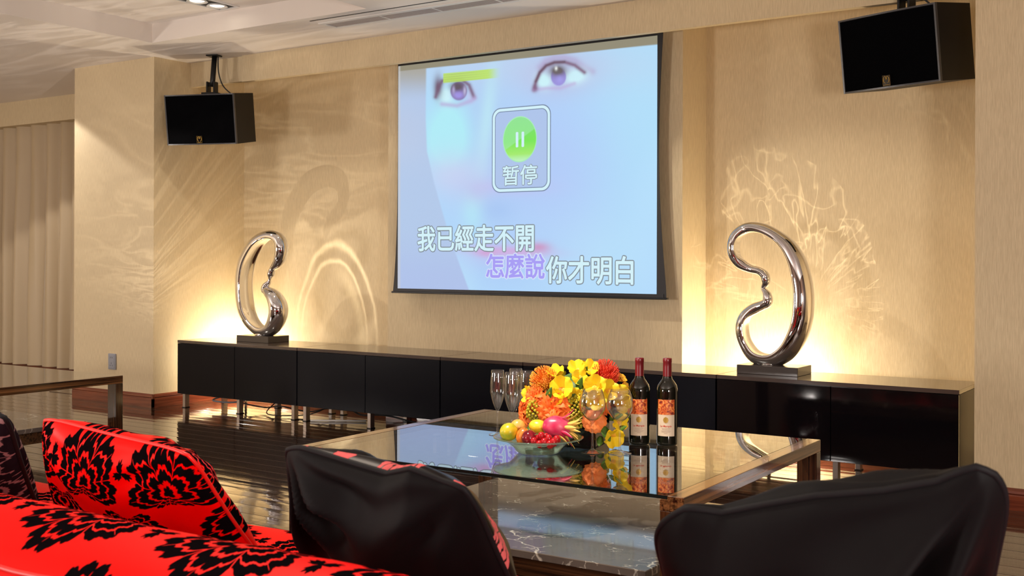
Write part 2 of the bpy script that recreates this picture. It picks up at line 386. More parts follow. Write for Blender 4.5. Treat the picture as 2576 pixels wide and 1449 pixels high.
# soffit over the recess, the left end a hair shallower
bm = bmesh.new(); bm_box(bm, (0.43, 0.219, 2.370), (5.531, 0.262, ZC)); bm_box(bm, (-0.142, 0.240, 2.378), (0.43, 0.275, ZC)); bm_box(bm, (-0.142, 0.262, 2.505), (5.531, 0.775, ZC))
from_bm('soffit', bm, M_wall, **ST)
box('curtain_pelmet', (-4.4, 0.74, 2.335), (-1.085, 0.95, ZC), M_wall, **ST)
# ceiling: lower slab with an open rectangular tray
bm = bmesh.new()
TX0, TX1, TY0, TY1, ZT = 0.285, 2.215, -3.4, -0.456, 2.69
for lo, hi in [((-4.5, TY1, ZC), (9.1, 1.05, ZC+0.2)), ((-4.5, -9.1, ZC), (9.1, TY0, ZC+0.2)), ((-4.5, TY0, ZC), (TX0, TY1, ZC+0.2)), ((TX1, TY0, ZC), (9.1, TY1, ZC+0.2))]:
    bm_box(bm, lo, hi)
bm_box(bm, (TX0-0.01, TY0-0.01, ZT), (TX1+0.01, TY1+0.01, ZC+0.21))
from_bm('ceiling', bm, M_ceil, **ST)

def baseboard(name, x0, x1, y, side=None):
    pr = [(0, 0), (-0.016, 0), (-0.016, 0.062), (-0.012, 0.068), (-0.016, 0.074), (-0.012, 0.084), (-0.004, 0.094), (0, 0.096)]
    if side is None:   # runs along X, faces -Y
        vs = [(x0, y+d, z) for d, z in pr]+[(x1, y+d, z) for d, z in pr]
    else:              # runs along Y at X=side, faces +X
        vs = [(side-d, x0, z) for d, z in pr]+[(side-d, x1, z) for d, z in pr]
    n = len(pr); fs = [(i, i+1, n+i+1, n+i) for i in range(n-1)]+[tuple(range(n)), tuple(range(2*n-1, n-1, -1))]
    pyd(name, vs, fs, M_base, None, **ST)
baseboard('baseboard_left', -1.085, -0.126, -0.10)
baseboard('baseboard_left', -0.116, 0.775, 0, side=-0.142)
baseboard('baseboard_right', 5.531, 7.2, -0.15)
baseboard('baseboard_back', -0.12, 1.62, 0.775)
baseboard('baseboard_back', 1.62, 3.82, 0.45)
baseboard('baseboard_back', 3.82, 5.53, 0.775)
baseboard('baseboard_back', -4.4, -1.085, 0.95)

# floor: base slab plus planks
fl = box('floor', (-4.5, -9.1, -0.08), (9.1, 1.05, -0.004), M_floor, **ST)
pm = {}
def plank_mesh(L):
    if L not in pm:
        g = 0.0009; me = bpy.data.meshes.new('plank'); c = 0.0016; hw = 0.06-g; z0 = -0.004; nx = 1
        prof = [(-hw, z0), (-hw, -c), (-hw+c, -0.0002), (-hw*0.4, 0.0002), (hw*0.4, 0.0002), (hw-c, -0.0002), (hw, -c), (hw, z0)]
        vs = [(g, y, z) for y, z in prof]+[(L-g, y, z) for y, z in prof]; n = len(prof)
        fs = [(i, n+i, n+i+1, i+1) for i in range(n-1)]+[tuple(range(n)), tuple(range(2*n-1, n-1, -1))]
        me.from_pydata(vs, [], fs); me.materials.append(M_floor); pm[L] = me
    return pm[L]
y = 0.72; row = 0
while y > -3.45:
    x = -3.9 if y < -0.2 else -1.2
    xe = 6.9
    x -= random.random()*0.9
    while x < xe:
        L = random.choice([1.2, 1.5, 1.8])
        o = bpy.data.objects.new('plank', plank_mesh(L)); COL.objects.link(o); o.location = (x, y, 0.0)
        o.rotation_euler = (R(random.uniform(-0.12, 0.12)), 0, 0); o.parent = fl
        x += L
    y -= 0.12; row += 1

# ------------------------------------------------------------ curtain
def make_curtain():
    vs = []; fs = []; nx = 420; nz = 26; X0, X1 = -4.2, -1.12
    for j in range(nz+1):
        z = 0.075+(2.38-0.075)*j/nz; t = j/nz
        for i in range(nx+1):
            x = X0+(X1-X0)*i/nx; s = x*2*PI/0.20+1.6*math.sin(x*3.1)
            amp = 0.060*(1-0.40*t)
            yy = 0.855+amp*math.sin(s+0.25*math.sin(z*1.7+x*4))+0.012*math.sin(2.3*s+1.0+z*0.6)*(1-t)+0.01*noise.noise(Vector((x*5, z*1.5, 0)))
            xx = x+0.018*math.cos(s)*(1-t*0.6)
            vs.append((xx, min(yy, 0.93), z))
    for j in range(nz):
        for i in range(nx): a = j*(nx+1)+i; fs.append((a, a+1, a+nx+2, a+nx+1))
    o = pyd('curtain', vs, fs, M_curtain, None, True)
    tag(o, 'floor-length beige satin curtain in soft vertical folds left of the pillar', 'curtain')
make_curtain()

# ------------------------------------------------------------ cabinets
DW, ZB, ZTOP = 0.604, 0.101, 0.492
cabs = [(0, 2, 'long black low cabinet at the far left end, beneath the left sculpture'),
        (2, 2, 'long black low cabinet second from the left, below the screen\'s left corner'),
        (4, 1, 'single-door black low cabinet in the middle of the row behind the flutes'),
        (5, 2, 'long black low cabinet behind the flowers and bottles'),
        (7, 2, 'glossy black low cabinet at the right end, carrying the right sculpture')]
for a, n, lab in cabs:
    x0 = a*DW+0.002; x1 = (a+n)*DW-0.002; g = 0.0
    t = thing('low_cabinet', lab, 'cabinet', (x0, 0, 0), 0, 'black low cabinets under the screen')
    w = x1-x0
    box('body', (0.001, 0.020, ZB), (w-0.001, 0.44, ZTOP-0.022), M_black, t)
    box('top_panel', (0, 0.0, ZTOP-0.021), (w, 0.445, ZTOP), M_topwood, t, 0.0015)
    for k in range(n):
        dm = M_blackglass if a == 7 else M_black
        dw = w/n
        box('door', (k*dw+0.002, 0.0, ZB+0.001), ((k+1)*dw-0.002, 0.018, ZTOP-0.023), dm, t, 0.0012)
    for lx in ([0.055, w-0.05] if n == 1 else [0.055, w/2+0.02, w-0.05]):
        for ly in (0.035, 0.40):
            lg = box('leg', (lx-0.013, ly-0.02, 0.004), (lx+0.013, ly+0.02, ZB), M_leg, t, 0.001)
            box('foot', (lx-0.017, ly-0.022, 0.0), (lx+0.017, ly+0.022, 0.006), M_iron, lg)

# uplight fittings on the floor behind the cabinets
for x, lab in ((0.05, 'small floor uplight behind the left end of the cabinets'), (4.28, 'small floor uplight behind the right sculpture\'s cabinet')):
    t = thing('uplight', lab, 'lamp', (x, 0.62, 0))
    lathe('base', [(0, 0), (0.06, 0), (0.06, 0.012), (0.012, 0.016), (0.010, 0.20)], M_iron, t, 24)
    lathe('housing', [(0, 0.19), (0.03, 0.19), (0.045, 0.245), (0.041, 0.25), (0, 0.235)], M_iron, t, 24)

# cables under the cabinets
def cable(pts, r, m, lab):
    o = tube('cable', smooth_pts(pts, 5), r, m, None, 6); tag(o, lab, 'cable'); return o
cable([(0.30, 0.30, 0.088), (0.22, 0.22, 0.07), (0.25, 0.12, 0.055), (0.42, 0.16, 0.05), (0.55, 0.22, 0.086)], 0.006, M_grey, 'pale grey cable looped under the first cabinet')
cable([(0.4, 0.25, 0.088), (0.5, 0.15, 0.06), (0.7, 0.2, 0.03), (0.9, 0.15, 0.06), (1.1, 0.22, 0.03), (1.3, 0.2, 0.07), (1.45, 0.26, 0.088)], 0.005, M_cable, 'black cable sagging between the first cabinet legs')
cable([(0.75, 0.3, 0.088), (0.80, 0.12, 0.02), (0.95, 0.05, 0.012), (1.15, 0.18, 0.02), (1.25, 0.3, 0.08)], 0.004, M_cable, 'thin black cable lying on the floor behind the second leg')
cable([(1.45, 0.25, 0.088), (1.6, 0.2, 0.05), (1.8, 0.22, 0.06), (2.1, 0.24, 0.03), (2.3, 0.28, 0.088)], 0.006, M_cable, 'black cable bundle under the second cabinet')
o = tube('cable_cover', [(1.305, 0.03, 0.008), (1.62, 0.23, 0.008)], 0.007, M_white, None, 6); tag(o, 'thin pale strip lying across the floor under the second cabinet', 'cable cover')

# ------------------------------------------------------------ socket
t = thing('wall_socket', 'grey double wall socket low on the left pillar', 'socket', (-0.606, -0.10, 0.31))
box('plate', (-0.043, -0.012, -0.060), (0.043, -0.0005, 0.060), M_grey, t, 0.004, 2)
box('insert', (-0.034, -0.015, -0.050), (0.034, -0.011, 0.050), M_grey, t, 0.002)
for dx, dz, rr in ((-0.010, 0.030, 0.4), (0.010, 0.030, -0.4), (0, -0.012, 0), (-0.012, -0.030, 0.5), (0.012, -0.030, -0.5)):
    h = box('slot', (-0.0016, -0.0155, -0.006), (0.0016, -0.0140, 0.006), M_hole, t); h.location = (dx, 0, dz); h.rotation_euler = (0, rr, 0)

# ------------------------------------------------------------ sculptures
def sculpture(name, lab, pts, ak, bmax, base_lo, base_hi, origin, mirror):
    t = thing(name, lab, 'sculpture', origin, 0, 'chrome ring sculptures on the cabinets')
    ox, oy, oz = origin
    box('plinth', tuple(base_lo[i]-origin[i] for i in range(3)), tuple(base_hi[i]-origin[i] for i in range(3)), M_granite, t, 0.002)
    P = smooth_pts([(x, z, a) for x, z, a, _ in pts], 7, True); N = len(P); M_ = 36; vs = []; fs = []
    area = sum(P[i][0]*P[(i+1) % N][1]-P[(i+1) % N][0]*P[i][1] for i in range(N)); sg = 1 if area > 0 else -1
    amax = max(p[2] for p in P)
    for i in range(N):
        tx = P[(i+1) % N][0]-P[i-1][0]; tz = P[(i+1) % N][1]-P[i-1][1]; L = math.hypot(tx, tz)
        nx, nz = tz/L*sg, -tx/L*sg
        a = P[i][2]*ak; b = bmax*min(1.0, (P[i][2]/amax)**0.9)
        flat = min(1.0, max(0.0, (a/(amax*ak)-0.42)/0.22))
        for k in range(M_):
            ph = 2*PI*k/M_; c, s = math.cos(ph), math.sin(ph)
            if c >= 0: xr = a*c**0.9
            else:
                ac = abs(c); xi = -a*0.34*(ac**0.35)*(1-0.80*ac**2.0); xr = xi*flat+(1-flat)*a*c
            vs.append((P[i][0]-ox+nx*xr, 0.25-oy+b*s, P[i][1]-oz+nz*xr))
    for i in range(N):
        j = (i+1) % N
        for k in range(M_): k2 = (k+1) % M_; fs.append((i*M_+k, j*M_+k, j*M_+k2, i*M_+k2))
    pyd('ring', vs, fs, M_chrome, t, True)
    lathe('collar', [(0, 0), (0.055, 0), (0.055, 0.006), (0, 0.006)], M_chrome, t, 24).location = (SX-ox, 0.25-oy, base_hi[2]-oz)
PR = [(4.385, 0.945, 0.010, 0.007), (4.401, 0.972, 0.021, 0.018), (4.394, 1.009, 0.023, 0.02), (4.362, 1.032, 0.020, 0.017), (4.312, 1.044, 0.021, 0.017), (4.258, 1.072, 0.029, 0.025), (4.231, 1.119, 0.038, 0.036), (4.227, 1.174, 0.04, 0.037), (4.247, 1.225, 0.036, 0.034), (4.304, 1.26, 0.031, 0.027), (4.382, 1.247, 0.037, 0.035), (4.459, 1.206, 0.041, 0.04), (4.515, 1.153, 0.051, 0.05), (4.553, 1.086, 0.058, 0.056), (4.575, 1.014, 0.062, 0.061), (4.589, 0.928, 0.064, 0.063), (4.589, 0.843, 0.066, 0.064), (4.581, 0.777, 0.066, 0.064), (4.557, 0.703, 0.066, 0.064), (4.51, 0.627, 0.062, 0.06), (4.434, 0.579, 0.054, 0.053), (4.349, 0.590, 0.048, 0.044), (4.296, 0.652, 0.043, 0.041), (4.279, 0.719, 0.044, 0.044), (4.29, 0.78, 0.038, 0.039), (4.331, 0.826, 0.029, 0.029), (4.384, 0.851, 0.024, 0.024), (4.410, 0.868, 0.026, 0.028), (4.408, 0.905, 0.022, 0.023), (4.39, 0.931, 0.013, 0.013)]
PL = [(0.692, 0.944, 0.012, 0.009), (0.702, 0.976, 0.030, 0.023), (0.722, 1.018, 0.025, 0.019), (0.761, 1.05, 0.040, 0.03), (0.79, 1.099, 0.055, 0.042), (0.802, 1.162, 0.060, 0.047), (0.78, 1.220, 0.056, 0.044), (0.711, 1.243, 0.055, 0.042), (0.631, 1.229, 0.062, 0.046), (0.561, 1.188, 0.072, 0.053), (0.501, 1.12, 0.078, 0.057), (0.46, 1.048, 0.082, 0.057), (0.438, 0.962, 0.082, 0.057), (0.435, 0.876, 0.082, 0.057), (0.444, 0.79, 0.084, 0.059), (0.467, 0.705, 0.081, 0.057), (0.523, 0.630, 0.071, 0.05), (0.609, 0.582, 0.066, 0.043), (0.704, 0.602, 0.074, 0.053), (0.758, 0.671, 0.086, 0.065), (0.767, 0.741, 0.088, 0.067), (0.733, 0.804, 0.075, 0.058), (0.678, 0.845, 0.052, 0.041), (0.643, 0.869, 0.034, 0.027), (0.655, 0.894, 0.030, 0.025), (0.681, 0.919, 0.018, 0.016)]
SX = 4.425
sculpture('sculpture', 'polished chrome ring sculpture on dark plinth, right of the screen, crescent bulging right', PR, 1.08, 0.076, (4.285, 0.135, ZTOP), (4.617, 0.345, ZTOP+0.046), (4.45, 0.25, ZTOP), 0)
SX = 0.62
sculpture('sculpture', 'polished chrome ring sculpture on dark plinth, left of the screen, crescent bulging left', PL, 0.86, 0.074, (0.453, 0.155, ZTOP), (0.775, 0.36, ZTOP+0.046), (0.61, 0.25, ZTOP), 1)

# ------------------------------------------------------------ loudspeakers
def speaker(lab, loc, yaw, tilt, w=0.54, h=0.355, d=0.376, taper=0.90, mount=None):
    t = thing('loudspeaker', lab, 'speaker', loc, yaw, 'black loudspeakers hung from the ceiling')
    q = Matrix.Rotation(tilt, 4, 'X')
    def put(o): o.matrix_local = q; return o
    # cabinet with tapered rear and a bowed front
    n = 12; fr = []; vs = []
    bow = 0.018
    for i in range(n+1):
        s = -1+2*i/n; fr.append((s*w/2, -d/2+0.012-bow*(1-s*s)+bow))
    prof = fr+[(w/2*taper, d/2), (-w/2*taper, d/2)]
    m = len(prof)
    vs = [(x, y, -h/2) for x, y in prof]+[(x, y, h/2) for x, y in prof]
    fs = [(i, (i+1) % m, m+(i+1) % m, m+i) for i in range(m)]+[tuple(range(m-1, -1, -1)), tuple(range(m, 2*m))]
    put(pyd('cabinet', vs, fs, M_spk, t))
    # grille, inset from edges
    vs = []; fs = []
    for i in range(n+1):
        s = -1+2*i/n; x = s*(w/2-0.010); yy = -d/2-bow*(1-s*s)+bow
        vs += [(x, yy, -h/2+0.010), (x, yy, h/2-0.010), (x, yy+0.011, -h/2+0.010), (x, yy+0.011, h/2-0.010)]
    for i in range(n):
        a = i*4; b_ = a+4
        fs += [(a, b_, b_+1, a+1), (a+2, a+3, b_+3, b_+2), (a+1, b_+1, b_+3, a+3), (a, a+2, b_+2, b_)]
    fs += [(0, 1, 3, 2), (n*4, n*4+2, n*4+3, n*4+1)]
    put(pyd('grille', vs, fs, M_grille, t))
    # thin edge lips around the front
    bm = bmesh.new()
    for i in range(n):
        (xa, ya), (xb, yb) = fr[i], fr[i+1]
        for z0, z1 in ((-h/2, -h/2+0.008), (h/2-0.008, h/2)):
            v = [bm.verts.new(c) for c in ((xa, ya-0.016, z0), (xb, yb-0.016, z0), (xb, yb-0.016, z1), (xa, ya-0.016, z1), (xa, ya, z0), (xb, yb, z0), (xb, yb, z1), (xa, ya, z1))]
            for f in ((0, 1, 2, 3), (3, 2, 6, 7), (0, 4, 5, 1)): bm.faces.new([v[k] for k in f])
    for sx in (-1, 1):
        x0, x1 = (-w/2, -w/2+0.009) if sx < 0 else (w/2-0.009, w/2)
        bm_box(bm, (x0, -d/2+bow-0.005, -h/2), (x1, -d/2+bow+0.012, h/2))
    put(from_bm('front_rim', bm, M_spkedge, t))
    # badge with a heart-shaped m
    bx = -0.005; bz = -h/2+0.036; by = -d/2-0.003
    bd = put(box('badge', (bx-0.021, by-0.004, bz-0.026), (bx+0.021, by+0.010, bz+0.026), M_blackglass, t, 0.002))
    pth = [(-0.004, 0.003), (-0.001, 0.014), (-0.007, 0.018), (-0.013, 0.012), (-0.015, 0.0), (-0.012, -0.010), (-0.006, -0.014)]
    vs, fs = [], []
    for sx in (-1, 1):
        pp = [(bx+sx*x, by-0.005, bz+z+0.002) for x, z in pth]
        v_, f_ = tube_data(smooth_pts(pp, 4), 0.0014, 5); o_ = len(vs); vs += v_; fs += [tuple(i+o_ for i in f) for f in f_]
    v_, f_ = tube_data([(bx+x*0.021, by-0.005, bz+z*0.026) for x, z in ((-.93, -.93), (.93, -.93), (.93, .93), (-.93, .93))], 0.0009, 4, True)
    o_ = len(vs); vs += v_; fs += [tuple(i+o_ for i in f) for f in f_]
    v_, f_ = tube_data([(bx-0.014, by-0.005, bz-0.020), (bx+0.014, by-0.005, bz-0.020)], 0.0012, 4); o_ = len(vs); vs += v_; fs += [tuple(i+o_ for i in f) for f in f_]
    pyd('badge_mark', vs, fs, M_gold, bd, True)
    # bracket: pivot fork, pole and ceiling plate (vertical, unrotated)
    ZM = ZC-loc[2]; zt = h/2+0.005; lean = 0.02
    bm = bmesh.new()
    for sx in (-1, 1):
        bm_box(bm, (sx*0.028-0.006, -0.03, zt-0.01), (sx*0.028+0.006, 0.03, zt+0.085), 0.003)
    bm_box(bm, (-0.06, -0.05, zt-0.012), (0.06, 0.05, zt+0.004), 0.002); bm_box(bm, (-0.03, -0.008, zt+0.055), (0.03, 0.008, zt+0.075))
    from_bm('fork', bm, M_iron, t)
    tube('pole', [(0.0, 0, zt+0.05), (0.005, 0, zt+0.10), (0.02, 0, ZM-0.002)], [0.017, 0.019, 0.019], M_iron, t, 12)
    box('ceiling_plate', (-0.03, -0.04, ZM-0.010), (0.06, 0.04, ZM-0.0005), M_iron, t, 0.002)
    tube('speaker_cable', smooth_pts([(0.042, 0.01, ZM-0.005), (0.045, 0.01, (ZM+zt)/2+0.02), (0.075, 0.02, zt+0.06), (0.13, 0.04, zt+0.0)], 6), 0.0045, M_cable, t, 6)
    return t
speaker('black loudspeaker hanging from the ceiling beside the left pillar', (0.258, 0.094, 2.10), 0.361, 0.147)
speaker('black loudspeaker hanging from the ceiling at the upper right', (5.145, 0.175, 2.125), -0.330, 0.137, w=0.535, h=0.362, d=0.34, taper=0.93)

# ------------------------------------------------------------ ceiling vent and recessed light
t = thing('air_vent', 'long white slot air diffuser in the ceiling above the screen', 'vent', (1.69, -0.29, ZC))
bm = bmesh.new(); L = 3.4
for lo, hi in (((0, -0.022, -0.006), (L, 0.012, 0)), ((0, 0.118, -0.006), (L, 0.146, 0)), ((0, 0.012, -0.006), (0.03, 0.118, 0))): bm_box(bm, lo, hi)
from_bm('frame', bm, M_white, t)
box('shadow_gap', (0, -0.10, -0.0015), (L, -0.088, -0.0002), M_seam, t)
box('duct', (0.03, 0.012, -0.0010), (L, 0.118, -0.0002), M_seam, t)
k0 = [0.03, 0.47, 0.87, 1.3, 1.72, 2.14, 2.56]
sm = None
for i in range(len(k0)-1):
    for j in range(7):
        yy = 0.020+j*0.0145
        if sm is None:
            o = box('slat', (0, -0.002, -0.005), (1, 0.0045, -0.0012), M_slat, t); sm = o
        else: o = sm.copy(); COL.objects.link(o)
        o.location = (k0[i]+0.006, yy, 0); o.scale = (k0[i+1]-k0[i]-0.012, 1, 1)
    box('divider', (k0[i+1]-0.006, 0.014, -0.0056), (k0[i+1]+0.006, 0.116, -0.001), M_white, t)

t = thing('recessed_light', 'recessed twin spotlight with white frame in the ceiling tray', 'lamp', (1.105, -0.69, ZT))
bm = bmesh.new(); hx, hy = 0.092, 0.185
for lo, hi in (((-hx, -hy, -0.008), (-hx+0.014, hy, 0)), ((hx-0.014, -hy, -0.008), (hx, hy, 0)), ((-hx+0.014, hy-0.014, -0.008), (hx-0.014, hy, 0)), ((-hx+0.014, -hy, -0.008), (hx-0.014, -hy+0.014, 0))): bm_box(bm, lo, hi)
from_bm('frame', bm, M_white, t)
box('recess', (-hx+0.014, -hy+0.014, -0.002), (hx-0.014, hy-0.014, -0.0004), M_seam, t)
for yy in (-0.08, 0.08):
    h = lathe('lamp_head', [(0.058, -0.002), (0.066, -0.012), (0.060, -0.014), (0.045, -0.004)], M_white, t, 28); h.location = (0, yy, 0)
    l = lathe('lens', [(0, -0.006), (0.044, -0.006)], M_lens, h, 24)

# ------------------------------------------------------------ projection screen
SY = 0.35; FX0, FX1, FZ0, FZ1 = 1.789, 3.707, 0.893, 2.376
t = thing('projection_screen', 'tensioned projection screen with black border showing a face and karaoke lyrics', 'screen', (2.75, SY, 2.38))
OX, OY, OZ = 2.75, SY, 2.38
def srgb(c): return tuple((x/255/12.92 if x/255 <= 0.04045 else ((x/255+0.055)/1.055)**2.4) for x in c)
# black backing sheet with sides that curve in between the top and the bottom bar
n = 24; L_, R_ = [], []
for i in range(n+1):
    s = i/n; z = 2.410+(0.872-2.410)*s
    L_.append((1.785-0.038*s**5-0.0*s, z)); R_.append((3.743-0.028*math.sin(PI*min(1, s*1.05))**1+0.024*s**3, z))
vs = []; fs = []
for y_ in (0.0, 0.0035):
    for i in range(n+1): vs += [(L_[i][0]-OX, y_+0.002, L_[i][1]-OZ), (R_[i][0]-OX, y_+0.002, R_[i][1]-OZ)]
m_ = 2*(n+1)
for i in range(n): a = 2*i; fs += [(a, a+2, a+3, a+1), (m_+a, m_+a+1, m_+a+3, m_+a+2), (a, m_+a, m_+a+2, a+2), (a+1, a+3, m_+a+3, m_+a+1)]
fs += [(0, 1, m_+1, m_), (2*n, m_+2*n, m_+2*n+1, 2*n+1)]
pyd('border_sheet', vs, fs, M_border, t)
# picture: a soft blue close-up of a face painted per vertex on the flat sheet
nx, nz = 420, 320
U, Vv = np.meshgrid(np.linspace(0, 1, nx+1), np.linspace(0, 1, nz+1))
# rows and columns of the artwork, laid out so that it sits square on the sheet
XX = FX0+U*(FX1-FX0)-CAM.x; ZZ = FZ0+Vv*(FZ1-FZ0)-CAM.z; YY = SY-CAM.y; ya = 0.590933
dep = -XX*math.sin(ya)+YY*math.cos(ya); hx_ = 2839.07*(XX*math.cos(ya)+YY*math.sin(ya))/dep; hy_ = -2839.07*ZZ/dep
PX = 1288+hx_-0.0030728*hy_; PY = 649.8+hy_+0.0030728*hx_
def pl(pts, w):
    d = np.full(PX.shape, 1e9)
    for (x0, y0), (x1, y1) in zip(pts[:-1], pts[1:]):
        dx, dy = x1-x0, y1-y0; t_ = np.clip(((PX-x0)*dx+(PY-y0)*dy)/(dx*dx+dy*dy), 0, 1); d = np.minimum(d, np.hypot(PX-x0-t_*dx, PY-y0-t_*dy))
    return np.exp(-(d/w)**2)
def g(cx, cy, sx, sy, rot=0):
    c, s = math.cos(rot), math.sin(rot); dx, dy = PX-cx, PY-cy
    return np.exp(-(((dx*c+dy*s)/sx)**2+((-dx*s+dy*c)/sy)**2)*0.5)
def sst(a, b, x): t_ = np.clip((x-a)/(b-a), 0, 1); return t_*t_*(3-2*t_)
img = np.zeros(U.shape+(3,)); img[:] = srgb((176, 219, 255))
def blend(m, c, k=1.0):
    global img
    m = np.clip(m*k, 0, 1)[..., None]; img = img*(1-m)+np.array(srgb(c))*m
blend(sst(1350, 1600, PX)*sst(760, 300, PY), (178, 228, 255), 0.8)
blend(g(1480, 640, 110, 90), (184, 228, 255)); blend(g(1290, 430, 130, 90), (176, 200, 250), 0.7)
blend(g(1400, 400, 90, 200), (180, 203, 255), 0.5)
blend(g(1215, 320, 40, 120), (176, 205, 248), 0.8); blend(g(1300, 160, 260, 45), (196, 212, 240), 0.6)
edge = np.interp(PY, [90, 300, 380, 460, 600, 725, 760], [1073, 1071, 1074, 1092, 1132, 1178, 1190])
left = sst(3, -3, PX-edge)
blend(g(1120, 360, 50, 60)+g(1130, 330, 30, 60), (176, 240, 252), 0.9); blend(g(1190, 520, 20, 60), (180, 238, 252), 0.9)
blend(g(1225, 300, 14, 110, 0.12), (190, 235, 250), 0.8); blend(g(1140, 440, 60, 40), (205, 208, 245), 0.7)
blend(g(1200, 480, 25, 25), (190, 190, 240), 0.6); blend(g(1290, 470, 60, 14), (205, 190, 240), 0.5); blend(g(1250, 530, 30, 20), (160, 195, 245), 0.5)
blend(g(1165, 690, 30, 60), (190, 232, 255), 0.7); blend(g(1260, 650, 90, 60), (170, 200, 250), 0.6)
blend(g(1275, 632, 70, 9, 0.04), (214, 168, 222), 0.9); blend(g(1355, 622, 20, 9), (206, 140, 190), 0.85); blend(g(1225, 636, 18, 7), (216, 150, 205), 0.8); blend(g(1260, 640, 60, 22), (205, 185, 238), 0.4)
# eyes
lid = [(1343, 226), (1348, 205), (1358, 182), (1374, 165), (1395, 157), (1420, 156), (1446, 164), (1470, 182)]
blend(g(1405, 190, 62, 34, -0.15), (192, 188, 226), 0.7); blend(pl([(x, y-12) for x, y in lid[2:]]+[(1490, 180)], 9), (178, 160, 205), 0.6)
blend(g(1368, 203, 13, 14, -0.5), (206, 246, 255), 1.4); blend(g(1448, 192, 20, 13, -0.2), (206, 244, 255), 1.4)
blend(pl(lid, 5.5), (128, 96, 128), 0.95); blend(pl(lid[1:6], 3.0), (96, 70, 92), 0.8)
blend(pl([(1343, 226), (1375, 222), (1410, 222), (1445, 210)], 5), (190, 172, 222), 0.6); blend(g(1347, 222, 5, 6), (120, 80, 120), 0.8)
blend(sst(21, 17, np.hypot((PX-1405), (PY-193)*0.85)), (150, 140, 222), 0.95); blend(g(1403, 178, 14, 10), (100, 92, 96), 1.3); blend(g(1408, 200, 7, 7), (165, 160, 240), 0.8); blend(g(1399, 172, 2.5, 3.5), (240, 245, 245), 1.0)
blend(g(1122, 240, 13, 15), (206, 246, 255), 1.3); blend(g(1185, 238, 9, 13), (190, 205, 245), 1.2)
blend(pl([(1096, 244), (1102, 222), (1112, 204), (1130, 198), (1160, 200), (1180, 214), (1192, 244)], 5.5), (125, 98, 130), 0.95); blend(g(1102, 218, 8, 20), (110, 84, 112), 1.0)
blend(sst(23, 19, np.hypot(PX-1154, (PY-229)*0.9)), (120, 104, 150), 1.0); blend(g(1153, 238, 10, 8), (160, 148, 232), 1.2); blend(g(1150, 218, 12, 8), (92, 78, 96), 1.2); blend(g(1141, 226, 2.5, 7), (180, 170, 215), 0.9); blend(g(1169, 228, 2.5, 8), (195, 190, 225), 0.9)
blend(pl([(1112, 262), (1150, 266), (1185, 254), (1194, 247)], 6), (185, 170, 220), 0.7)
# left background strip and warm shine on it
bg = np.zeros_like(img); bg[:] = srgb((178, 203, 238))
m2 = g(1020, 330, 60, 60)[..., None]*0.5; bg = bg*(1-m2)+np.array(srgb((192, 205, 232)))*m2
m2 = sst(260, 170, PY)[..., None]; bg = bg*(1-m2)+np.array(srgb((170, 168, 160)))*m2
m2 = sst(560, 720, PY)[..., None]*0.6; bg = bg*(1-m2)+np.array(srgb((172, 190, 238)))*m2
img = img*(1-left[..., None])+bg*left[..., None]
# green-yellow bar and unlit strip of fabric above the picture
yl = 205-(PX-1115)*0.095; bar = sst(-1, 1, PX-1115)*sst(1262, 1225, PX)*sst(13, 11, np.abs(PY-yl+8)); blend(bar, (190, 232, 96), 0.95)
blend(bar*(0.5+0.5*np.sin((PY-yl)*1.1))*g(1150, 190, 40, 30), (150, 150, 110), 0.4)
topline = 172-(PX-1073)*0.1036; un = sst(1.2, -1.2, PY-topline); blend(un, (146, 140, 118), 1.0)
blend(sst(1.2, -1.2, PX-1007)*1.0, (205, 205, 205), 0.6)
vs = np.stack([FX0+U*(FX1-FX0)-OX, np.zeros_like(U), FZ0+Vv*(FZ1-FZ0)-OZ], -1).reshape(-1, 3)
ii = np.arange(nz)[:, None]*(nx+1)+np.arange(nx)[None]; fq = np.stack([ii, ii+1, ii+nx+2, ii+nx+1], -1).reshape(-1, 4)
me = bpy.data.meshes.new('picture'); me.vertices.add(len(vs)); me.vertices.foreach_set('co', vs.ravel())
me.loops.add(fq.size); me.loops.foreach_set('vertex_index', fq.ravel()); me.polygons.add(len(fq)); me.polygons.foreach_set('loop_start', np.arange(0, fq.size, 4)); me.update(calc_edges=True)
ca = me.color_attributes.new('pic', 'FLOAT_COLOR', 'POINT'); ca.data.foreach_set('color', np.concatenate([img.reshape(-1, 3), np.ones((len(vs), 1))], 1).ravel())
def b_pic(nt, b):
    a = nt.nodes.new('ShaderNodeAttribute'); a.attribute_name = 'pic'; nt.links.new(a.outputs['Color'], b.inputs['Emission Color'])
M_pic = mat('lit_screen_fabric', (0.06, 0.06, 0.06), 0.8, emis=(1, 1, 1), estr=0.93, spec=0.1, build=b_pic)
pic = link('picture_fabric', me, M_pic, t)
def emat(name, rgb, s=0.93): return mat(name, (0.05, 0.05, 0.05), 0.9, spec=0.0, emis=srgb(rgb), estr=s)
E_white = emat('caption_white', (214, 246, 255)); E_grey = emat('caption_outline', (128, 140, 150)); E_pout = emat('caption_sung_outline', (214, 228, 255)); E_purple = emat('caption_sung', (168, 158, 250))
E_box = emat('pause_panel', (176, 200, 240)); E_line = emat('pause_line', (120, 140, 170))
def P2(px, py):                                    # artwork position -> place on the sheet
    # column/row of the artwork to plane coordinates
    A = Vector((math.cos(0.590933), math.sin(0.590933), 0)); F = Vector((-math.sin(0.590933), math.cos(0.590933), 0))
    a, b_ = px-1288, py-649.8; c, s = math.cos(0.0030728), math.sin(0.0030728); x, y_ = c*a+s*b_, -s*a+c*b_
    d = F+A*(x/2839.07)+Vector((0, 0, -y_/2839.07)); k = (SY-CAM.y)/d.y; q_ = CAM+d*k; return q_.x, q_.z
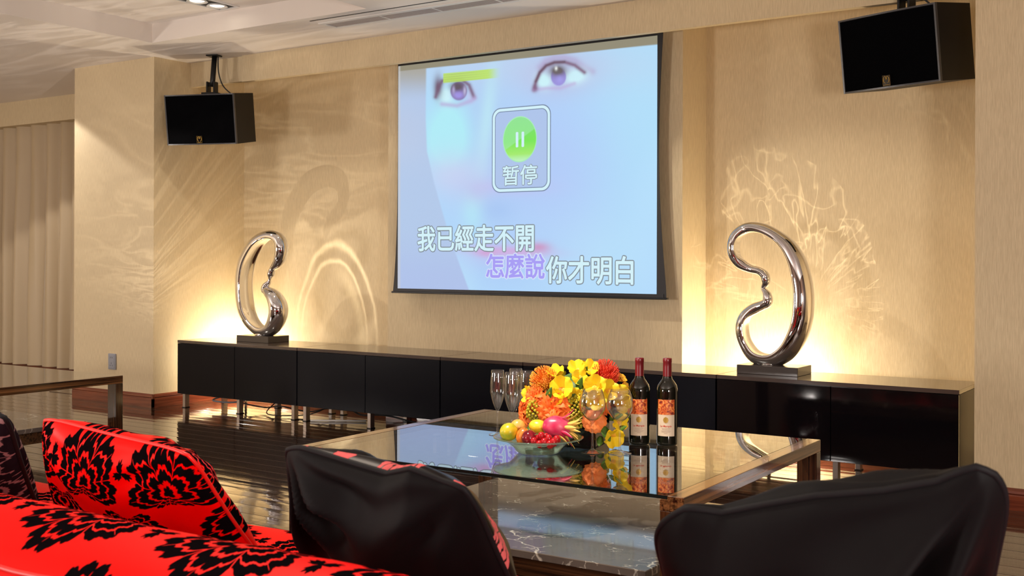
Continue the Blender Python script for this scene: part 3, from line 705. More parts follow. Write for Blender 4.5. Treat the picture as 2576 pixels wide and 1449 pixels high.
def text_mesh(body, offset):
    c = bpy.data.curves.new('txt', 'FONT'); c.body = body; c.offset = offset; c.resolution_u = 3
    o = bpy.data.objects.new('txt', c); COL.objects.link(o); dg = bpy.context.evaluated_depsgraph_get(); dg.update()
    me = bpy.data.meshes.new_from_object(o.evaluated_get(dg)); bpy.data.objects.remove(o); return me
def caption(name, body, x0, x1, z0, z1, off_in, off_out, m_in, m_out, y0=-0.001):
    me0 = text_mesh(body, 0.0); n0 = len(me0.vertices); co = np.zeros(n0*3); me0.vertices.foreach_get('co', co); co = co.reshape(-1, 3)
    fs0 = [tuple(p_.vertices) for p_ in me0.polygons]
    a, b_, c, d = co[:, 0].min(), co[:, 0].max(), co[:, 1].min(), co[:, 1].max()
    X = x0+(co[:, 0]-a)/(b_-a)*(x1-x0)-OX; Z = z0+(co[:, 1]-c)/(d-c)*(z1-z0)-OZ
    for r_, m, dy, nm in ((off_out, m_out, 0, name+'_outline'), (off_in, m_in, -0.0012, name)):
        vs = []; fs = []
        for k in range(12):
            o_ = len(vs); a_ = 2*PI*k/12
            vs += [(x+r_*math.cos(a_), y0+dy-0.00002*k, z+r_*math.sin(a_)) for x, z in zip(X, Z)]; fs += [tuple(q_+o_ for q_ in f) for f in fs0]
        pyd(nm, vs, fs, m, t)
caption('lyric_line', '我已經走不開', 1.962, 2.868, 1.142, 1.305, 0.0032, 0.0095, E_white, E_grey)
caption('sung_lyric', '怎麼說', 2.515, 2.948, 0.972, 1.122, 0.0032, 0.0100, E_purple, E_pout)
caption('lyric_line', '你才明白', 2.962, 3.555, 0.945, 1.108, 0.0032, 0.0095, E_white, E_grey)
caption('pause_caption', '暂停', 2.640, 2.892, 1.552, 1.672, 0.0016, 0.0055, E_white, E_grey, -0.0022)
# pause panel: rounded frame, green disc, two bars
def rrect(cx, cz, w, h, r, n=8):
    out = []
    for k, (sx, sz) in enumerate(((1, 1), (-1, 1), (-1, -1), (1, -1))):
        for i in range(n+1):
            a = PI/2*k+PI/2*i/n; out.append((cx+sx*(w/2-r)+r*math.cos(a), cz+sz*(h/2-r)+r*math.sin(a)))
    return out
def shape(name, loop, y_, m, inner=None, parent=t):
    n = len(loop)
    if inner is None: return pyd(name, [(x-OX, y_, z-OZ) for x, z in loop], [tuple(range(n))], m, parent)
    vs = [(x-OX, y_, z-OZ) for x, z in loop+inner]; return pyd(name, vs, [(i, (i+1) % n, n+(i+1) % n, n+i) for i in range(n)], m, parent)
cx, cz = 2.772, 1.772; pw, ph = 0.425, 0.520
shape('pause_outline', rrect(cx, cz, pw+0.012, ph+0.012, 0.062), -0.0006, E_line)
shape('pause_frame', rrect(cx, cz, pw, ph, 0.058), -0.0010, E_white)
shape('pause_inner_line', rrect(cx, cz, pw-0.034, ph-0.034, 0.044), -0.0013, E_line)
shape('pause_panel', rrect(cx, cz, pw-0.044, ph-0.044, 0.040), -0.0016, E_box)
def b_green(nt, b):
    s_ = nt.nodes.new('ShaderNodeSeparateXYZ'); nt.links.new(coords(nt, 'Object'), s_.inputs[0]); z = V(nt, s_.outputs[2]); x = V(nt, s_.outputs[0])
    f = (z-(1.69-OZ))/0.29
    sh = ((z-(1.835-OZ))-(x-0.02)*0.55).step(0.004)
    c = ramp(nt, f.s, [(0.0, srgb((200, 250, 210))), (0.18, srgb((165, 240, 110))), (0.45, srgb((120, 235, 85))), (1.0, srgb((120, 225, 120)))])
    nt.links.new(mixc(nt, (sh*0.5), c, srgb((165, 240, 175))), b.inputs['Emission Color'])
M_green = mat('pause_green', (0.05, 0.05, 0.05), 0.9, spec=0, emis=(0.2, 0.9, 0.1), estr=0.93, build=b_green)
circ = lambda r: [(2.764+r*0.97*math.cos(2*PI*i/48), 1.834+r*1.10*math.sin(2*PI*i/48)) for i in range(48)]
shape('disc_ring', circ(0.130), -0.0019, emat('disc_ring', (170, 240, 190))); shape('pause_disc', circ(0.124), -0.0021, M_green)
for sx in (-1, 1): shape('pause_bar', rrect(2.766+sx*0.0215, 1.832, 0.019, 0.095, 0.006, 3), -0.0024, E_white)
# bottom bar and roller case in the soffit
box('bottom_bar', (1.742-OX, -0.012, 0.862-OZ), (3.776-OX, 0.016, 0.874-OZ), M_iron, t, 0.003)
box('bottom_band', (1.765-OX, -0.002, 0.872-OZ), (3.752-OX, 0.006, 0.893-OZ), M_border, t)
tube('roller_case', [(1.76-OX, 0.006, 2.438-OZ), (3.78-OX, 0.006, 2.438-OZ)], 0.036, M_white, t, 20)

# ------------------------------------------------------------ coffee tables
def coffee_table(lab, loc, rz, dark=False):
    t = thing('coffee_table', lab, 'table', loc, rz, 'low glass-topped coffee tables')
    HX, HY, H = 0.728, 0.590, 0.45; lw = 0.072; rt = 0.042
    # glass sheet between the two wooden end frames
    bm = bmesh.new(); bm_box(bm, (-HX+0.052, -HY+0.004, H-0.012), (HX-0.052, HY-0.004, H-0.0005), 0.0008)
    for f in bm.faces:
        f.material_index = 0 if abs(f.normal.z) > 0.5 else 1
    from_bm('glass_top', bm, [M_tglass, M_tedge], t)
    for s in (-1, 1):
        xo = s*HX; xi = s*(HX-0.050); xl = s*(HX-lw)
        a, b_ = sorted((xo, xi)); c, d = sorted((xo, xl))
        fr = box('end_rail', (a, -HY, H-rt), (b_, HY, H), M_zebraY, t, 0.0015)
        c2, d2 = sorted((xi, xl)); box('ledge', (c2, -HY, H-rt), (d2, HY, H-0.0125), M_zebraY, fr)
        for sy in (-1, 1):
            e, f_ = sorted((sy*HY, sy*(HY-0.045)))
            box('leg', (c, e, 0.0), (d, f_, H-rt-0.0005), M_zebraZ, t, 0.0015)
    # low plinth with a marble slab
    box('marble_slab', (-0.560, -0.478, 0.176), (0.560, 0.478, 0.200), M_marble, t, 0.002)
    bm = bmesh.new(); bm_box(bm, (-0.548, -0.466, 0.115), (0.548, 0.466, 0.1755), 0.001)
    from_bm('shelf_frame', bm, M_zebraX, t)
    bm = bmesh.new()
    for sx in (-1, 1):
        for sy in (-1, 1): bm_box(bm, (sx*0.518-0.03, sy*0.436-0.03, 0), (sx*0.518+0.03, sy*0.436+0.03, 0.1145))
    for k_ in range(1):
        from_bm('plinth_foot', bm, M_zebraZ, t)
    return t
TA = R(1.0)
coffee_table('glass-topped striped-wood coffee table holding flowers, fruit and wine', (4.573, -2.115, 0), TA)
coffee_table('shaded glass-topped coffee table at the left in front of the curtain', (0.700, -2.140, 0), 0.0)

# ------------------------------------------------------------ bottles and glasses
def bend(me, r, z0):
    for v in me.vertices:
        a = v.co.x/r; v.co = Vector((r*math.sin(a), -r*math.cos(a), v.co.y+z0))
M_bottle = mat('dark_bottle_glass', (0.004, 0.005, 0.003), 0.04, spec=0.6, coat=0.6)
M_caps = mat('burgundy_foil', (0.16, 0.006, 0.010), 0.32, spec=0.6)
M_label = mat('cream_paper', (0.74, 0.60, 0.44), 0.6)
def b_art(nt, b):
    f = noise_tex(nt, coords(nt, 'Object'), 70, 3, 0.6, 1.2)
    nt.links.new(ramp(nt, f, [(0.35, (0.16, 0.015, 0.01)), (0.5, (0.62, 0.09, 0.015)), (0.62, (0.92, 0.36, 0.08)), (0.75, (0.95, 0.62, 0.3))]), b.inputs['Base Color'])
M_art = mat('label_artwork', rough=0.5, build=b_art)
M_ink = mat('red_ink', (0.60, 0.05, 0.02), 0.6); M_ink2 = mat('grey_ink', (0.42, 0.30, 0.22), 0.6)
def patch(name, w, z0, z1, r, m, parent, n=12):
    vs = []; fs = []
    for i in range(n+1):
        a = (-0.5+i/n)*w/r
        for z in (z0, z1): vs.append((r*math.sin(a), -r*math.cos(a), z))
    for i in range(n): fs.append((2*i, 2*i+2, 2*i+3, 2*i+1))
    return pyd(name, vs, fs, m, parent, True)
def bottle(lab, loc, rz):
    t = thing('wine_bottle', lab, 'bottle', loc, rz, 'red wine bottles on the glass table'); r = 0.0365
    pr = [(0, 0.004), (0.024, 0.0), (0.033, 0.001), (0.0362, 0.006), (r, 0.012), (r, 0.185), (0.0358, 0.196), (0.032, 0.208), (0.024, 0.220), (0.0175, 0.229), (0.0150, 0.240), (0.0142, 0.262)]
    lathe('glass_body', pr, M_bottle, t, 40)
    lathe('foil_capsule', [(0.0155, 0.236), (0.0153, 0.272), (0.0150, 0.286), (0.0158, 0.288), (0.0158, 0.298), (0.0146, 0.3005), (0, 0.301)], M_caps, t, 28)
    lb = patch('label', 0.064, 0.034, 0.160, r+0.0005, M_label, t); patch('artwork', 0.064, 0.108, 0.160, r+0.0008, M_art, lb)
    me = text_mesh('Le Marquis', 0.018); xs = [v.co.x for v in me.vertices]; mx, mn = max(xs), min(xs); k = 0.040/(mx-mn)
    for v in me.vertices: v.co = Vector(((v.co.x-(mx+mn)/2)*k, v.co.y*k, 0))
    bend(me, r+0.0011, 0.066); me.materials.clear(); link('print', me, M_ink, lb)
    # crest
    bm = bmesh.new()
    for i in range(8):
        a = 2*PI*i/8; bmesh.ops.create_circle(bm, cap_ends=True, segments=10, radius=0.0035, matrix=Matrix.Translation((0.0062*math.cos(a), 0.0072*math.sin(a)+0.0, 0)))
    bmesh.ops.create_circle(bm, cap_ends=True, segments=12, radius=0.0040)
    me = bpy.data.meshes.new('crest'); bm.to_mesh(me); bm.free(); bend(me, r+0.0011, 0.090); link('crest', me, M_gold, lb)
    for i, (w_, z_) in enumerate(((0.030, 0.0600), (0.026, 0.0560), (0.034, 0.0515), (0.030, 0.0480), (0.012, 0.0440))):
        patch('small_print', w_, z_, z_+0.0011, r+0.0010, M_ink2, lb, 6)
    return t
vA = 0.52
b1 = bottle('red wine bottle with flower label, nearer the flowers', (4.800, -1.968, 0.45), vA-0.10)
bottle('red wine bottle with flower label, on the right of the pair', (4.886, -1.925, 0.45), vA-0.20)

def flute(loc, lab):
    t = thing('champagne_flute', lab, 'glass', loc, 0, 'champagne flutes on the glass table')
    th = 0.0009
    outer = [(0.0, 0.0), (0.030, 0.0), (0.031, 0.0015), (0.020, 0.004), (0.006, 0.008), (0.0036, 0.016), (0.0034, 0.070), (0.0045, 0.086), (0.009, 0.096), (0.0185, 0.120), (0.0262, 0.150), (0.0275, 0.172), (0.0262, 0.200), (0.0228, 0.236)]
    inner = [(r_-th*(1 if r_ > 0.01 else 0), z) for r_, z in reversed(outer[9:])]+[(0.007, 0.100), (0, 0.097)]
    pr = [tuple(p) for p in smooth_pts(outer[1:], 3)]+inner
    lathe('goblet', pr, M_glass, t, 40); return t
f1 = flute((4.275, -2.078, 0.45), 'empty champagne flute, leftmost of the four')
for lc, lb in (((4.360, -2.112, 0.45), 'empty champagne flute, second from the left and nearest the camera'), ((4.300, -1.995, 0.45), 'empty champagne flute, third from the left, just behind the second'), ((4.375, -2.037, 0.45), 'empty champagne flute, rightmost, half hidden by the orange flowers')):
    dup(f1, lc, 0, lb)
def wineglass(loc, lab):
    t = thing('wine_glass', lab, 'glass', loc, 0, 'balloon wine glasses on the glass table'); th = 0.0009
    outer = [(0.0, 0.0), (0.038, 0.0), (0.039, 0.0015), (0.026, 0.004), (0.008, 0.010), (0.0042, 0.022), (0.0040, 0.080), (0.0060, 0.098), (0.010, 0.106), (0.025, 0.117), (0.040, 0.140), (0.0445, 0.163), (0.0405, 0.188), (0.0325, 0.210)]
    inner = [(r_-th, z) for r_, z in reversed(outer[9:])]+[(0.009, 0.109), (0, 0.106)]
    pr = [tuple(p) for p in smooth_pts(outer[1:], 4)]+inner
    lathe('goblet', pr, M_glass, t, 48); return t
w1 = wineglass((4.751, -2.211, 0.45), 'empty balloon wine glass in front of the orange rose'); dup(w1, (4.833, -2.172, 0.45), 0, 'empty balloon wine glass beside the nearer wine bottle')

# ------------------------------------------------------------ fruit bowl
BL = (4.606, -2.318, 0.45); BR_ = R(31)
pr = smooth_pts([(0.0, 0.003), (0.055, 0.002), (0.070, 0.004), (0.082, 0.018), (0.100, 0.034), (0.128, 0.046), (0.150, 0.051)], 3)
pr = [tuple(p) for p in pr]; pr = pr+[(0.1505, 0.0545)]+[(r_*0.985, z+0.0045) for r_, z in reversed(pr[:-1])]
bw = lathe('fruit_bowl', pr, M_bowl, None, 64); bw.location = BL; tag(bw, 'shallow flared green glass bowl full of fruit', 'bowl')
def at(u, d, z):
    c, s = math.cos(BR_), math.sin(BR_); return (BL[0]+u*c-d*s, BL[1]+u*s+d*c, BL[2]+z)
def fruitmat(name, c1, c2, sc=8, rough=0.3):
    def f_(nt, b):
        f = noise_tex(nt, coords(nt, 'Object'), sc*6, 2); nt.links.new(ramp(nt, f, [(0.35, c1), (0.65, c2)]), b.inputs['Base Color'])
        bump(nt, b, noise_tex(nt, coords(nt, 'Object'), 420, 1), 0.15, 0.0008)
    return mat(name, rough=rough, spec=0.5, build=f_)
M_lime = fruitmat('lime_orange_skin', (0.42, 0.46, 0.02), (0.72, 0.52, 0.02)); M_orange = fruitmat('pale_orange_skin', (0.85, 0.36, 0.06), (0.95, 0.50, 0.12))
M_mango = fruitmat('mango_skin', (0.85, 0.16, 0.02), (0.9, 0.32, 0.04)); M_plum = fruitmat('plum_skin', (0.12, 0.004, 0.01), (0.30, 0.01, 0.02), 8, 0.15)
M_lemon = fruitmat('lemon_skin', (0.90, 0.62, 0.02), (0.95, 0.72, 0.05)); M_grape = mat('red_grape_skin', (0.45, 0.008, 0.014), 0.12, sss=0.3)
M_dragon = fruitmat('dragonfruit_skin', (0.72, 0.02, 0.10), (0.80, 0.09, 0.18), 5, 0.35); M_scale = mat('dragonfruit_scale_tip', (0.88, 0.55, 0.12), 0.4); M_stem = mat('green_stem', (0.16, 0.20, 0.03), 0.5)
def fruit(name, r, m, loc, lab, cat, sc=(1, 1, 1), rot=(0, 0, 0), stem=True):
    o = ball(name, r, m, None, at(*loc), sc, rough=0.03, seed=r*100); o.rotation_euler = rot; tag(o, lab, cat)
    if stem:
        tube('stem', [(0, 0, r*sc[2]*0.97), (0.001, 0.0, r*sc[2]*1.08)], [0.0022, 0.0016], M_stem, o, 6)
    return o
fruit('orange', 0.0305, M_lime, (-0.098, -0.012, 0.070), 'green-yellow orange at the left edge of the bowl', 'fruit', (1, 1, 0.97), (0.2, -0.3, 0))
fruit('orange', 0.026, M_orange, (-0.070, 0.045, 0.078), 'pale orange half hidden behind the green-yellow one', 'fruit')
fruit('mango', 0.026, M_mango, (-0.050, -0.030, 0.058), 'orange-red mango between the green-yellow orange and the plum', 'fruit', (0.9, 0.9, 1.15), (0, 0.3, 0))
fruit('plum', 0.0265, M_plum, (-0.028, -0.062, 0.058), 'dark red plum at the front of the bowl', 'fruit', (1.0, 1, 1), (0.4, 0, 0))
fruit('lemon', 0.025, M_lemon, (-0.002, 0.030, 0.082), 'yellow lemon at the back of the bowl', 'fruit', (1.3, 1, 0.95), (0, 0.1, 0.2), False)
fruit('apple', 0.025, M_plum, (-0.042, 0.000, 0.031), 'deep red fruit seen through the bowl at the left', 'fruit', (1, 1, 0.85))
fruit('apple', 0.026, M_plum, (0.026, -0.012, 0.032), 'deep red fruit seen through the bowl in the middle', 'fruit', (1.2, 1, 0.85))
gl = [(-0.012, -0.088, 0.052), (0.012, -0.080, 0.068), (0.022, -0.092, 0.050), (0.036, -0.082, 0.060), (0.052, -0.094, 0.050), (0.062, -0.075, 0.056), (0.006, -0.096, 0.044), (0.040, -0.100, 0.044), (0.002, -0.068, 0.060), (0.026, -0.066, 0.062)]
gt = thing('grape_bunch', 'bunch of glossy red grapes at the front rim of the bowl', 'fruit', at(0.02, -0.07, 0.05), BR_)
for i, (u, d, z) in enumerate(gl):
    g_ = ball('grape', random.uniform(0.0115, 0.0135), M_grape, gt, (u-0.02, d+0.07, z-0.05), (1, 1, 1.1), 14, 9)
tube('stalk', smooth_pts([(-0.03, -0.015, 0.022), (-0.012, -0.010, 0.024), (0.0, -0.012, 0.014), (0.02, -0.018, 0.018)], 4), 0.0013, M_stem, gt, 5)
# dragon fruit
dr = ball('dragon_fruit', 0.036, M_dragon, None, at(0.062, -0.010, 0.088), (1.35, 1.0, 1.0), 32, 20, 0.06, 3); dr.rotation_euler = (0, 0.12, BR_); tag(dr, 'pink dragon fruit with yellow-tipped scales in the bowl', 'fruit')
def scale_leaf(name, base, d, up, L, w, m, parent, curl=0.4, n=7):
    base, d, up = Vector(base), Vector(d).normalized(), Vector(up).normalized(); s = d.cross(up).normalized(); vs = []; fs = []
    for i in range(n+1):
        q = i/n; c = base+d*(L*q)+up*(L*curl*q*q); ww = w*(math.sin(PI*(0.12+0.86*q))**0.8)*(1-0.3*q)
        vs += [c-s*ww, c+up*0.12*ww+up*0.0012, c+s*ww]
    for i in range(n): a = 3*i; fs += [(a, a+3, a+4, a+1), (a+1, a+4, a+5, a+2)]
    o = pyd(name, vs, fs, m, parent, True); sol = o.modifiers.new('t', 'SOLIDIFY'); sol.thickness = 0.0008; return o
for k in range(12):
    a = 2*PI*k/12+0.3; q = 0.45+0.5*((k*5) % 7)/7; cx_ = -0.02+0.06*q
    rr = 0.034*math.sqrt(max(0.05, 1-(cx_/0.049)**2))
    scale_leaf('scale', (cx_, rr*math.cos(a), rr*math.sin(a)), (1.0, 0.45*math.cos(a), 0.45*math.sin(a)), (0, math.cos(a), math.sin(a)), 0.042, 0.008, M_dragon if k % 3 == 0 else M_scale, dr, 0.25+0.3*random.random())
for k in range(8):
    a = 2*PI*k/8; scale_leaf('scale', (0.036, 0.015*math.cos(a), 0.015*math.sin(a)), (1, 0.45*math.cos(a), 0.35*math.sin(a)), (0, math.cos(a), math.sin(a)), 0.046, 0.006, M_scale, dr, 0.3)

# ------------------------------------------------------------ flower arrangement
FL = thing('flower_arrangement', 'round arrangement of orange and yellow flowers in a square black vase', 'flowers', (4.612, -2.060, 0.45), R(30.5))
def petalmat(name, c1, c2, rough=0.5):
    def f_(nt, b):
        f = noise_tex(nt, coords(nt, 'Object'), 30, 2); nt.links.new(ramp(nt, f, [(0.3, c1), (0.7, c2)]), b.inputs['Base Color'])
    return mat(name, rough=rough, spec=0.3, build=f_)
P_yel = petalmat('yellow_petal', (0.90, 0.58, 0.01), (0.95, 0.74, 0.03)); P_or = petalmat('orange_petal', (0.90, 0.11, 0.012), (0.95, 0.24, 0.03)); P_ros = petalmat('rose_petal', (0.90, 0.19, 0.04), (0.95, 0.30, 0.08))
P_pro = petalmat('orange_spike', (0.85, 0.16, 0.02), (0.95, 0.55, 0.06)); P_red = petalmat('red_spike', (0.75, 0.03, 0.015), (0.9, 0.12, 0.05)); P_bud = petalmat('amber_petal', (0.93, 0.36, 0.02), (0.95, 0.62, 0.06))
P_berry = petalmat('green_berry', (0.34, 0.33, 0.02), (0.60, 0.46, 0.03), 0.35); P_leaf = petalmat('leaf_green', (0.05, 0.13, 0.015), (0.11, 0.22, 0.03), 0.4)
vz = box('vase', (-0.085, -0.085, 0.0), (0.085, 0.085, 0.115), M_blackglass, FL, 0.003); vz.rotation_euler = (0, 0, R(-18))
ball('foam', 0.105, P_leaf, FL, (0, 0, 0.155), (1.15, 1, 0.85), 20, 12, 0.12)
def uz(x, y_, dep):   # arrangement layout in millimetre-like units around its centre
    return Vector(((x-1452)*0.00140, dep, (1126-y_)*0.00140))
def petal_mesh(L, w, cup, curl, ruff=0.0, n=6, tip=0.9, seed=0):
    vs = []; fs = []; m = 6
    for i in range(n+1):
        q = i/n; ww = w*(math.sin(PI*min(1, (0.07+0.83*q)**tip)))**0.75
        for j in range(m+1):
            s = -1+2*j/m; x = s*ww; z = L*q*math.cos(curl*q); yy = -L*math.sin(curl*q)*q*0.9-cup*ww*(1-s*s)*1.0+ruff*w*math.sin(s*5+seed)*q*q
            vs.append((x, yy, z))
    for i in range(n):
        for j in range(m): a = i*(m+1)+j; fs.append((a, a+1, a+m+2, a+m+1))
    me = bpy.data.meshes.new('petal'); me.from_pydata(vs, [], fs); me.update(); me.polygons.foreach_set('use_smooth', [True]*len(me.polygons)); return me
def frame(d, roll=0):
    """matrix whose +Z points along d"""
    d = Vector(d).normalized(); return d.to_track_quat('Z', 'Y').to_matrix().to_4x4() @ Matrix.Rotation(roll, 4, 'Z')
PM = {}
def pmesh(key, m, *a):
    if key not in PM: PM[key] = petal_mesh(*a); PM[key].materials.append(m)
    return PM[key]
def add_petal(parent, me, M4, name='petal'):
    o = bpy.data.objects.new(name, me); COL.objects.link(o); o.parent = parent; o.matrix_local = M4; return o
def blossom(name, pos, d, m, core_r, rings, key, core_m=None):
    """rings: (count, radius, tilt, scale); petals open outwards by tilt from the axis"""
    c = ball(name, core_r, core_m or m, FL, (0, 0, 0), (1, 1, 1), 12, 8, 0.15, pos.x*50)
    c.matrix_local = Matrix.Translation(pos) @ frame(d)
    for ri, (n, rad, tilt, s, mk) in enumerate(rings):
        for k in range(n):
            a = 2*PI*k/n+ri*0.7+random.uniform(-.1, .1)
            M4 = Matrix.Rotation(a, 4, 'Z') @ Matrix.Translation((0, rad, -core_r*0.3)) @ Matrix.Rotation(-tilt*random.uniform(.9, 1.1), 4, 'X') @ Matrix.Scale(s*random.uniform(.92, 1.08), 4)
            add_petal(c, mk, M4)
    return c
pk_ros = [pmesh('ros', P_ros, 0.030, 0.020, 0.55, -0.5, 0.08)]; pk_or = pmesh('peo', P_or, 0.036, 0.024, 0.5, -0.35, 0.28)
pk_yel = pmesh('orc', P_yel, 0.045, 0.020, 0.35, 0.35, 0.06); pk_yel2 = pmesh('orc2', P_yel, 0.042, 0.026, 0.25, 0.25, 0.10); pk_bud = pmesh('bud', P_bud, 0.026, 0.016, 0.6, -0.5, 0.08)
pk_lip = pmesh('lip', P_bud, 0.020, 0.010, 0.6, -0.6, 0.1)
# big orange peony and the roses
def ranunculus(name, x, y_, dep, d, s=1.0, m=P_ros, mk=None):
    mk = mk or pk_ros[0]
    blossom(name, uz(x, y_, dep), d, m, 0.008*s, [(4, 0.004*s, 0.15, 0.75*s, mk), (5, 0.007*s, 0.35, 0.9*s, mk), (6, 0.011*s, 0.65, 1.0*s, mk), (7, 0.013*s, 1.0, 1.05*s, mk)], name)
ranunculus('orange_peony', 1390, 1032, -0.090, (-0.25, -1, 0.15), 1.35, P_or, pk_or)
ranunculus('orange_rose', 1488, 1063, -0.100, (0.10, -1, 0.10), 1.0)
ranunculus('orange_rose', 1322, 1050, -0.020, (-1, -0.5, 0.0), 1.0, P_or, pk_or)
ranunculus('orange_rose', 1578, 1040, 0.000, (1, -0.4, 0.1), 0.95)
ranunculus('orange_peony', 1500, 1030, -0.070, (0.3, -1, 0.4), 0.8, P_or, pk_or)
ranunculus('orange_peony', 1345, 1010, -0.06, (-0.8, -0.8, 0.3), 0.9, P_or, pk_or)
# pincushion proteas: many thin curved styles
def protea(x, y_, dep, d, r, m, seed):
    rnd = random.Random(seed); vs = []; fs = []
    n = 230
    for i in range(n):
        zz = 1-1.25*(i+0.5)/n; a = i*2.39996; rr = math.sqrt(max(0, 1-zz*zz)); dd = Vector((rr*math.cos(a), rr*math.sin(a), zz))
        tn = Vector((-math.sin(a), math.cos(a), 0)); pts = []
        for q in (0, 0.35, 0.7, 1.0):
            pts.append(dd*(r*(0.45+0.62*math.sin(q*1.4)))+Vector((0, 0, 1))*(r*0.30*q*q)+tn*(0.14*r*q*math.sin(i)))
        v_, f_ = tube_data(pts, [0.0012, 0.0012, 0.0011, 0.0017], 4); o_ = len(vs); vs += v_; fs += [tuple(k+o_ for k in f) for f in f_]
    bm_r = r*0.55; sv, sf = lathe_data([(bm_r*math.sin(PI*k/8), -bm_r*math.cos(PI*k/8)) for k in range(9)], 14); o_ = len(vs); vs += [Vector(v) for v in sv]; fs += [tuple(k+o_ for k in f) for f in sf]
    o = pyd('pincushion_protea', vs, fs, m, FL, True); o.matrix_local = Matrix.Translation(uz(x, y_, dep)) @ frame(d); return o
protea(1368, 975, -0.035, (-0.45, -0.55, 0.8), 0.048, P_pro, 1)['label'] = 'orange pincushion protea'
protea(1512, 962, -0.010, (0.25, -0.35, 1.0), 0.050, P_red, 2)['label'] = 'red pincushion protea'
# yellow orchids
def orchid(x, y_, dep, d, s=1.0, roll=0.0, n=5):
    c = ball('orchid', 0.006*s, P_bud, FL, (0, 0, 0), (1, 1, 1.4), 10, 6); c.matrix_local = Matrix.Translation(uz(x, y_, dep)) @ frame(d, roll)
    for k in range(n):
        a = 2*PI*k/n; add_petal(c, pk_yel2 if k in (1, 4) else pk_yel, Matrix.Rotation(a, 4, 'Z') @ Matrix.Translation((0, 0.003, 0)) @ Matrix.Rotation(-1.15, 4, 'X') @ Matrix.Scale(s, 4))
    for k in range(2): add_petal(c, pk_lip, Matrix.Rotation(PI+k*0.8-0.4, 4, 'Z') @ Matrix.Rotation(-0.5, 4, 'X') @ Matrix.Scale(s, 4), 'lip')
for a_ in [(1410, 985, -0.085, (-0.15, -1, 0.35), 1.15, 0.3), (1400, 1000, -0.10, (-0.4, -1, -0.1), 0.75, 1.0), (1445, 942, -0.035, (-0.1, -0.7, 0.7), 0.85, 0.9), (1478, 942, -0.03, (0.05, -0.8, 0.6), 0.85, 0.1), (1452, 960, -0.07, (0, -1, 0.4), 0.75, 2.0),
           (1490, 978, -0.085, (-0.05, -1, 0.3), 1.05, 0.0), (1518, 990, -0.075, (0.3, -1, 0.3), 1.05, 1.2), (1492, 1008, -0.105, (0.0, -1, 0.05), 1.0, 0.6), (1545, 1002, -0.05, (0.6, -0.8, 0.2), 1.0, 0.4), (1552, 1020, -0.06, (0.6, -1, -0.1), 0.9, 2.1),
           (1532, 1095, -0.110, (0.35, -1, -0.35), 1.0, 2.8), (1545, 1062, -0.09, (0.6, -1, 0.0), 0.85, 0.2), (1330, 1005, -0.03, (-0.9, -0.6, 0.2), 0.8, 0.2), (1395, 955, -0.04, (-0.3, -0.5, 0.9), 0.9, 0.5), (1440, 1000, -0.09, (0, -1, 0.2), 0.7, 0.5)]:
    orchid(*a_)
orchid(1460, 960, 0.06, (0, 0.6, 0.9), 1.1); orchid(1400, 980, 0.08, (-0.4, 0.8, 0.5), 1.1); orchid(1500, 1000, 0.09, (0.3, 1, 0.2), 1.1)
for x, y_, dp, d, s in ((1553, 966, -0.01, (0.6, -0.3, 0.7), 0.85), (1560, 985, -0.02, (0.9, -0.5, 0.2), 0.8), (1327, 996, -0.01, (-1, -0.3, 0.5), 0.6), (1540, 1110, -0.08, (0.5, -0.6, -0.8), 0.5), (1474, 948, 0.0, (0, -0.3, 1), 0.9)):
    blossom('ranunculus_bud', uz(x, y_, dp), d, P_bud, 0.008, [(4, 0.003, 0.1, s*0.8, pk_bud), (6, 0.006, 0.35, s, pk_bud)], 'b')
# berry clusters
def berries(x, y_, dep, rx, rz_, n, seed):
    rnd = random.Random(seed); bm = bmesh.new(); c = uz(x, y_, dep)
    for i in range(n):
        zz = 1-2*(i+0.5)/n; a = i*2.39996; rr = math.sqrt(1-zz*zz)
        p_ = Vector((rr*math.cos(a)*rx, rr*math.sin(a)*0.025, zz*rz_))*rnd.uniform(0.85, 1.05)
        bmesh.ops.create_icosphere(bm, subdivisions=2, radius=rnd.uniform(0.0046, 0.0060), matrix=Matrix.Translation(p_))
    o = from_bm('berry_cluster', bm, P_berry, FL, True, kind='stuff'); o.location = c
berries(1343, 1040, -0.075, 0.030, 0.040, 80, 1); berries(1440, 1032, -0.098, 0.034, 0.042, 110, 2); berries(1445, 1062, -0.085, 0.026, 0.030, 70, 3); berries(1462, 1000, -0.085, 0.022, 0.028, 50, 4)
for x, y_, dp, d, L, w in ((1372, 1010, -0.095, (0.3, -0.4, 0.7), 0.050, 0.014), (1448, 985, -0.09, (0.3, -0.3, 0.8), 0.045, 0.013), (1510, 1075, -0.105, (0.4, -0.4, -0.9), 0.060, 0.017), (1525, 1055, -0.09, (0.8, -0.5, 0.2), 0.055, 0.017), (1505, 1100, -0.09, (-0.2, -0.5, -0.9), 0.040, 0.014), (1466, 948, -0.03, (0.2, -0.5, 0.5), 0.03, 0.011), (1335, 1080, -0.05, (-0.4, -0.5, -0.8), 0.05, 0.015), (1560, 1050, -0.02, (1, -0.2, -0.2), 0.05, 0.015), (1540, 1085, -0.10, (0.7, -0.4, 0.3), 0.045, 0.014)):
    d = Vector(d).normalized(); up = Vector((0, -0.8, 0.6)); scale_leaf('leaf', uz(x, y_, dp), d, up, L, w, P_leaf, FL, 0.15)

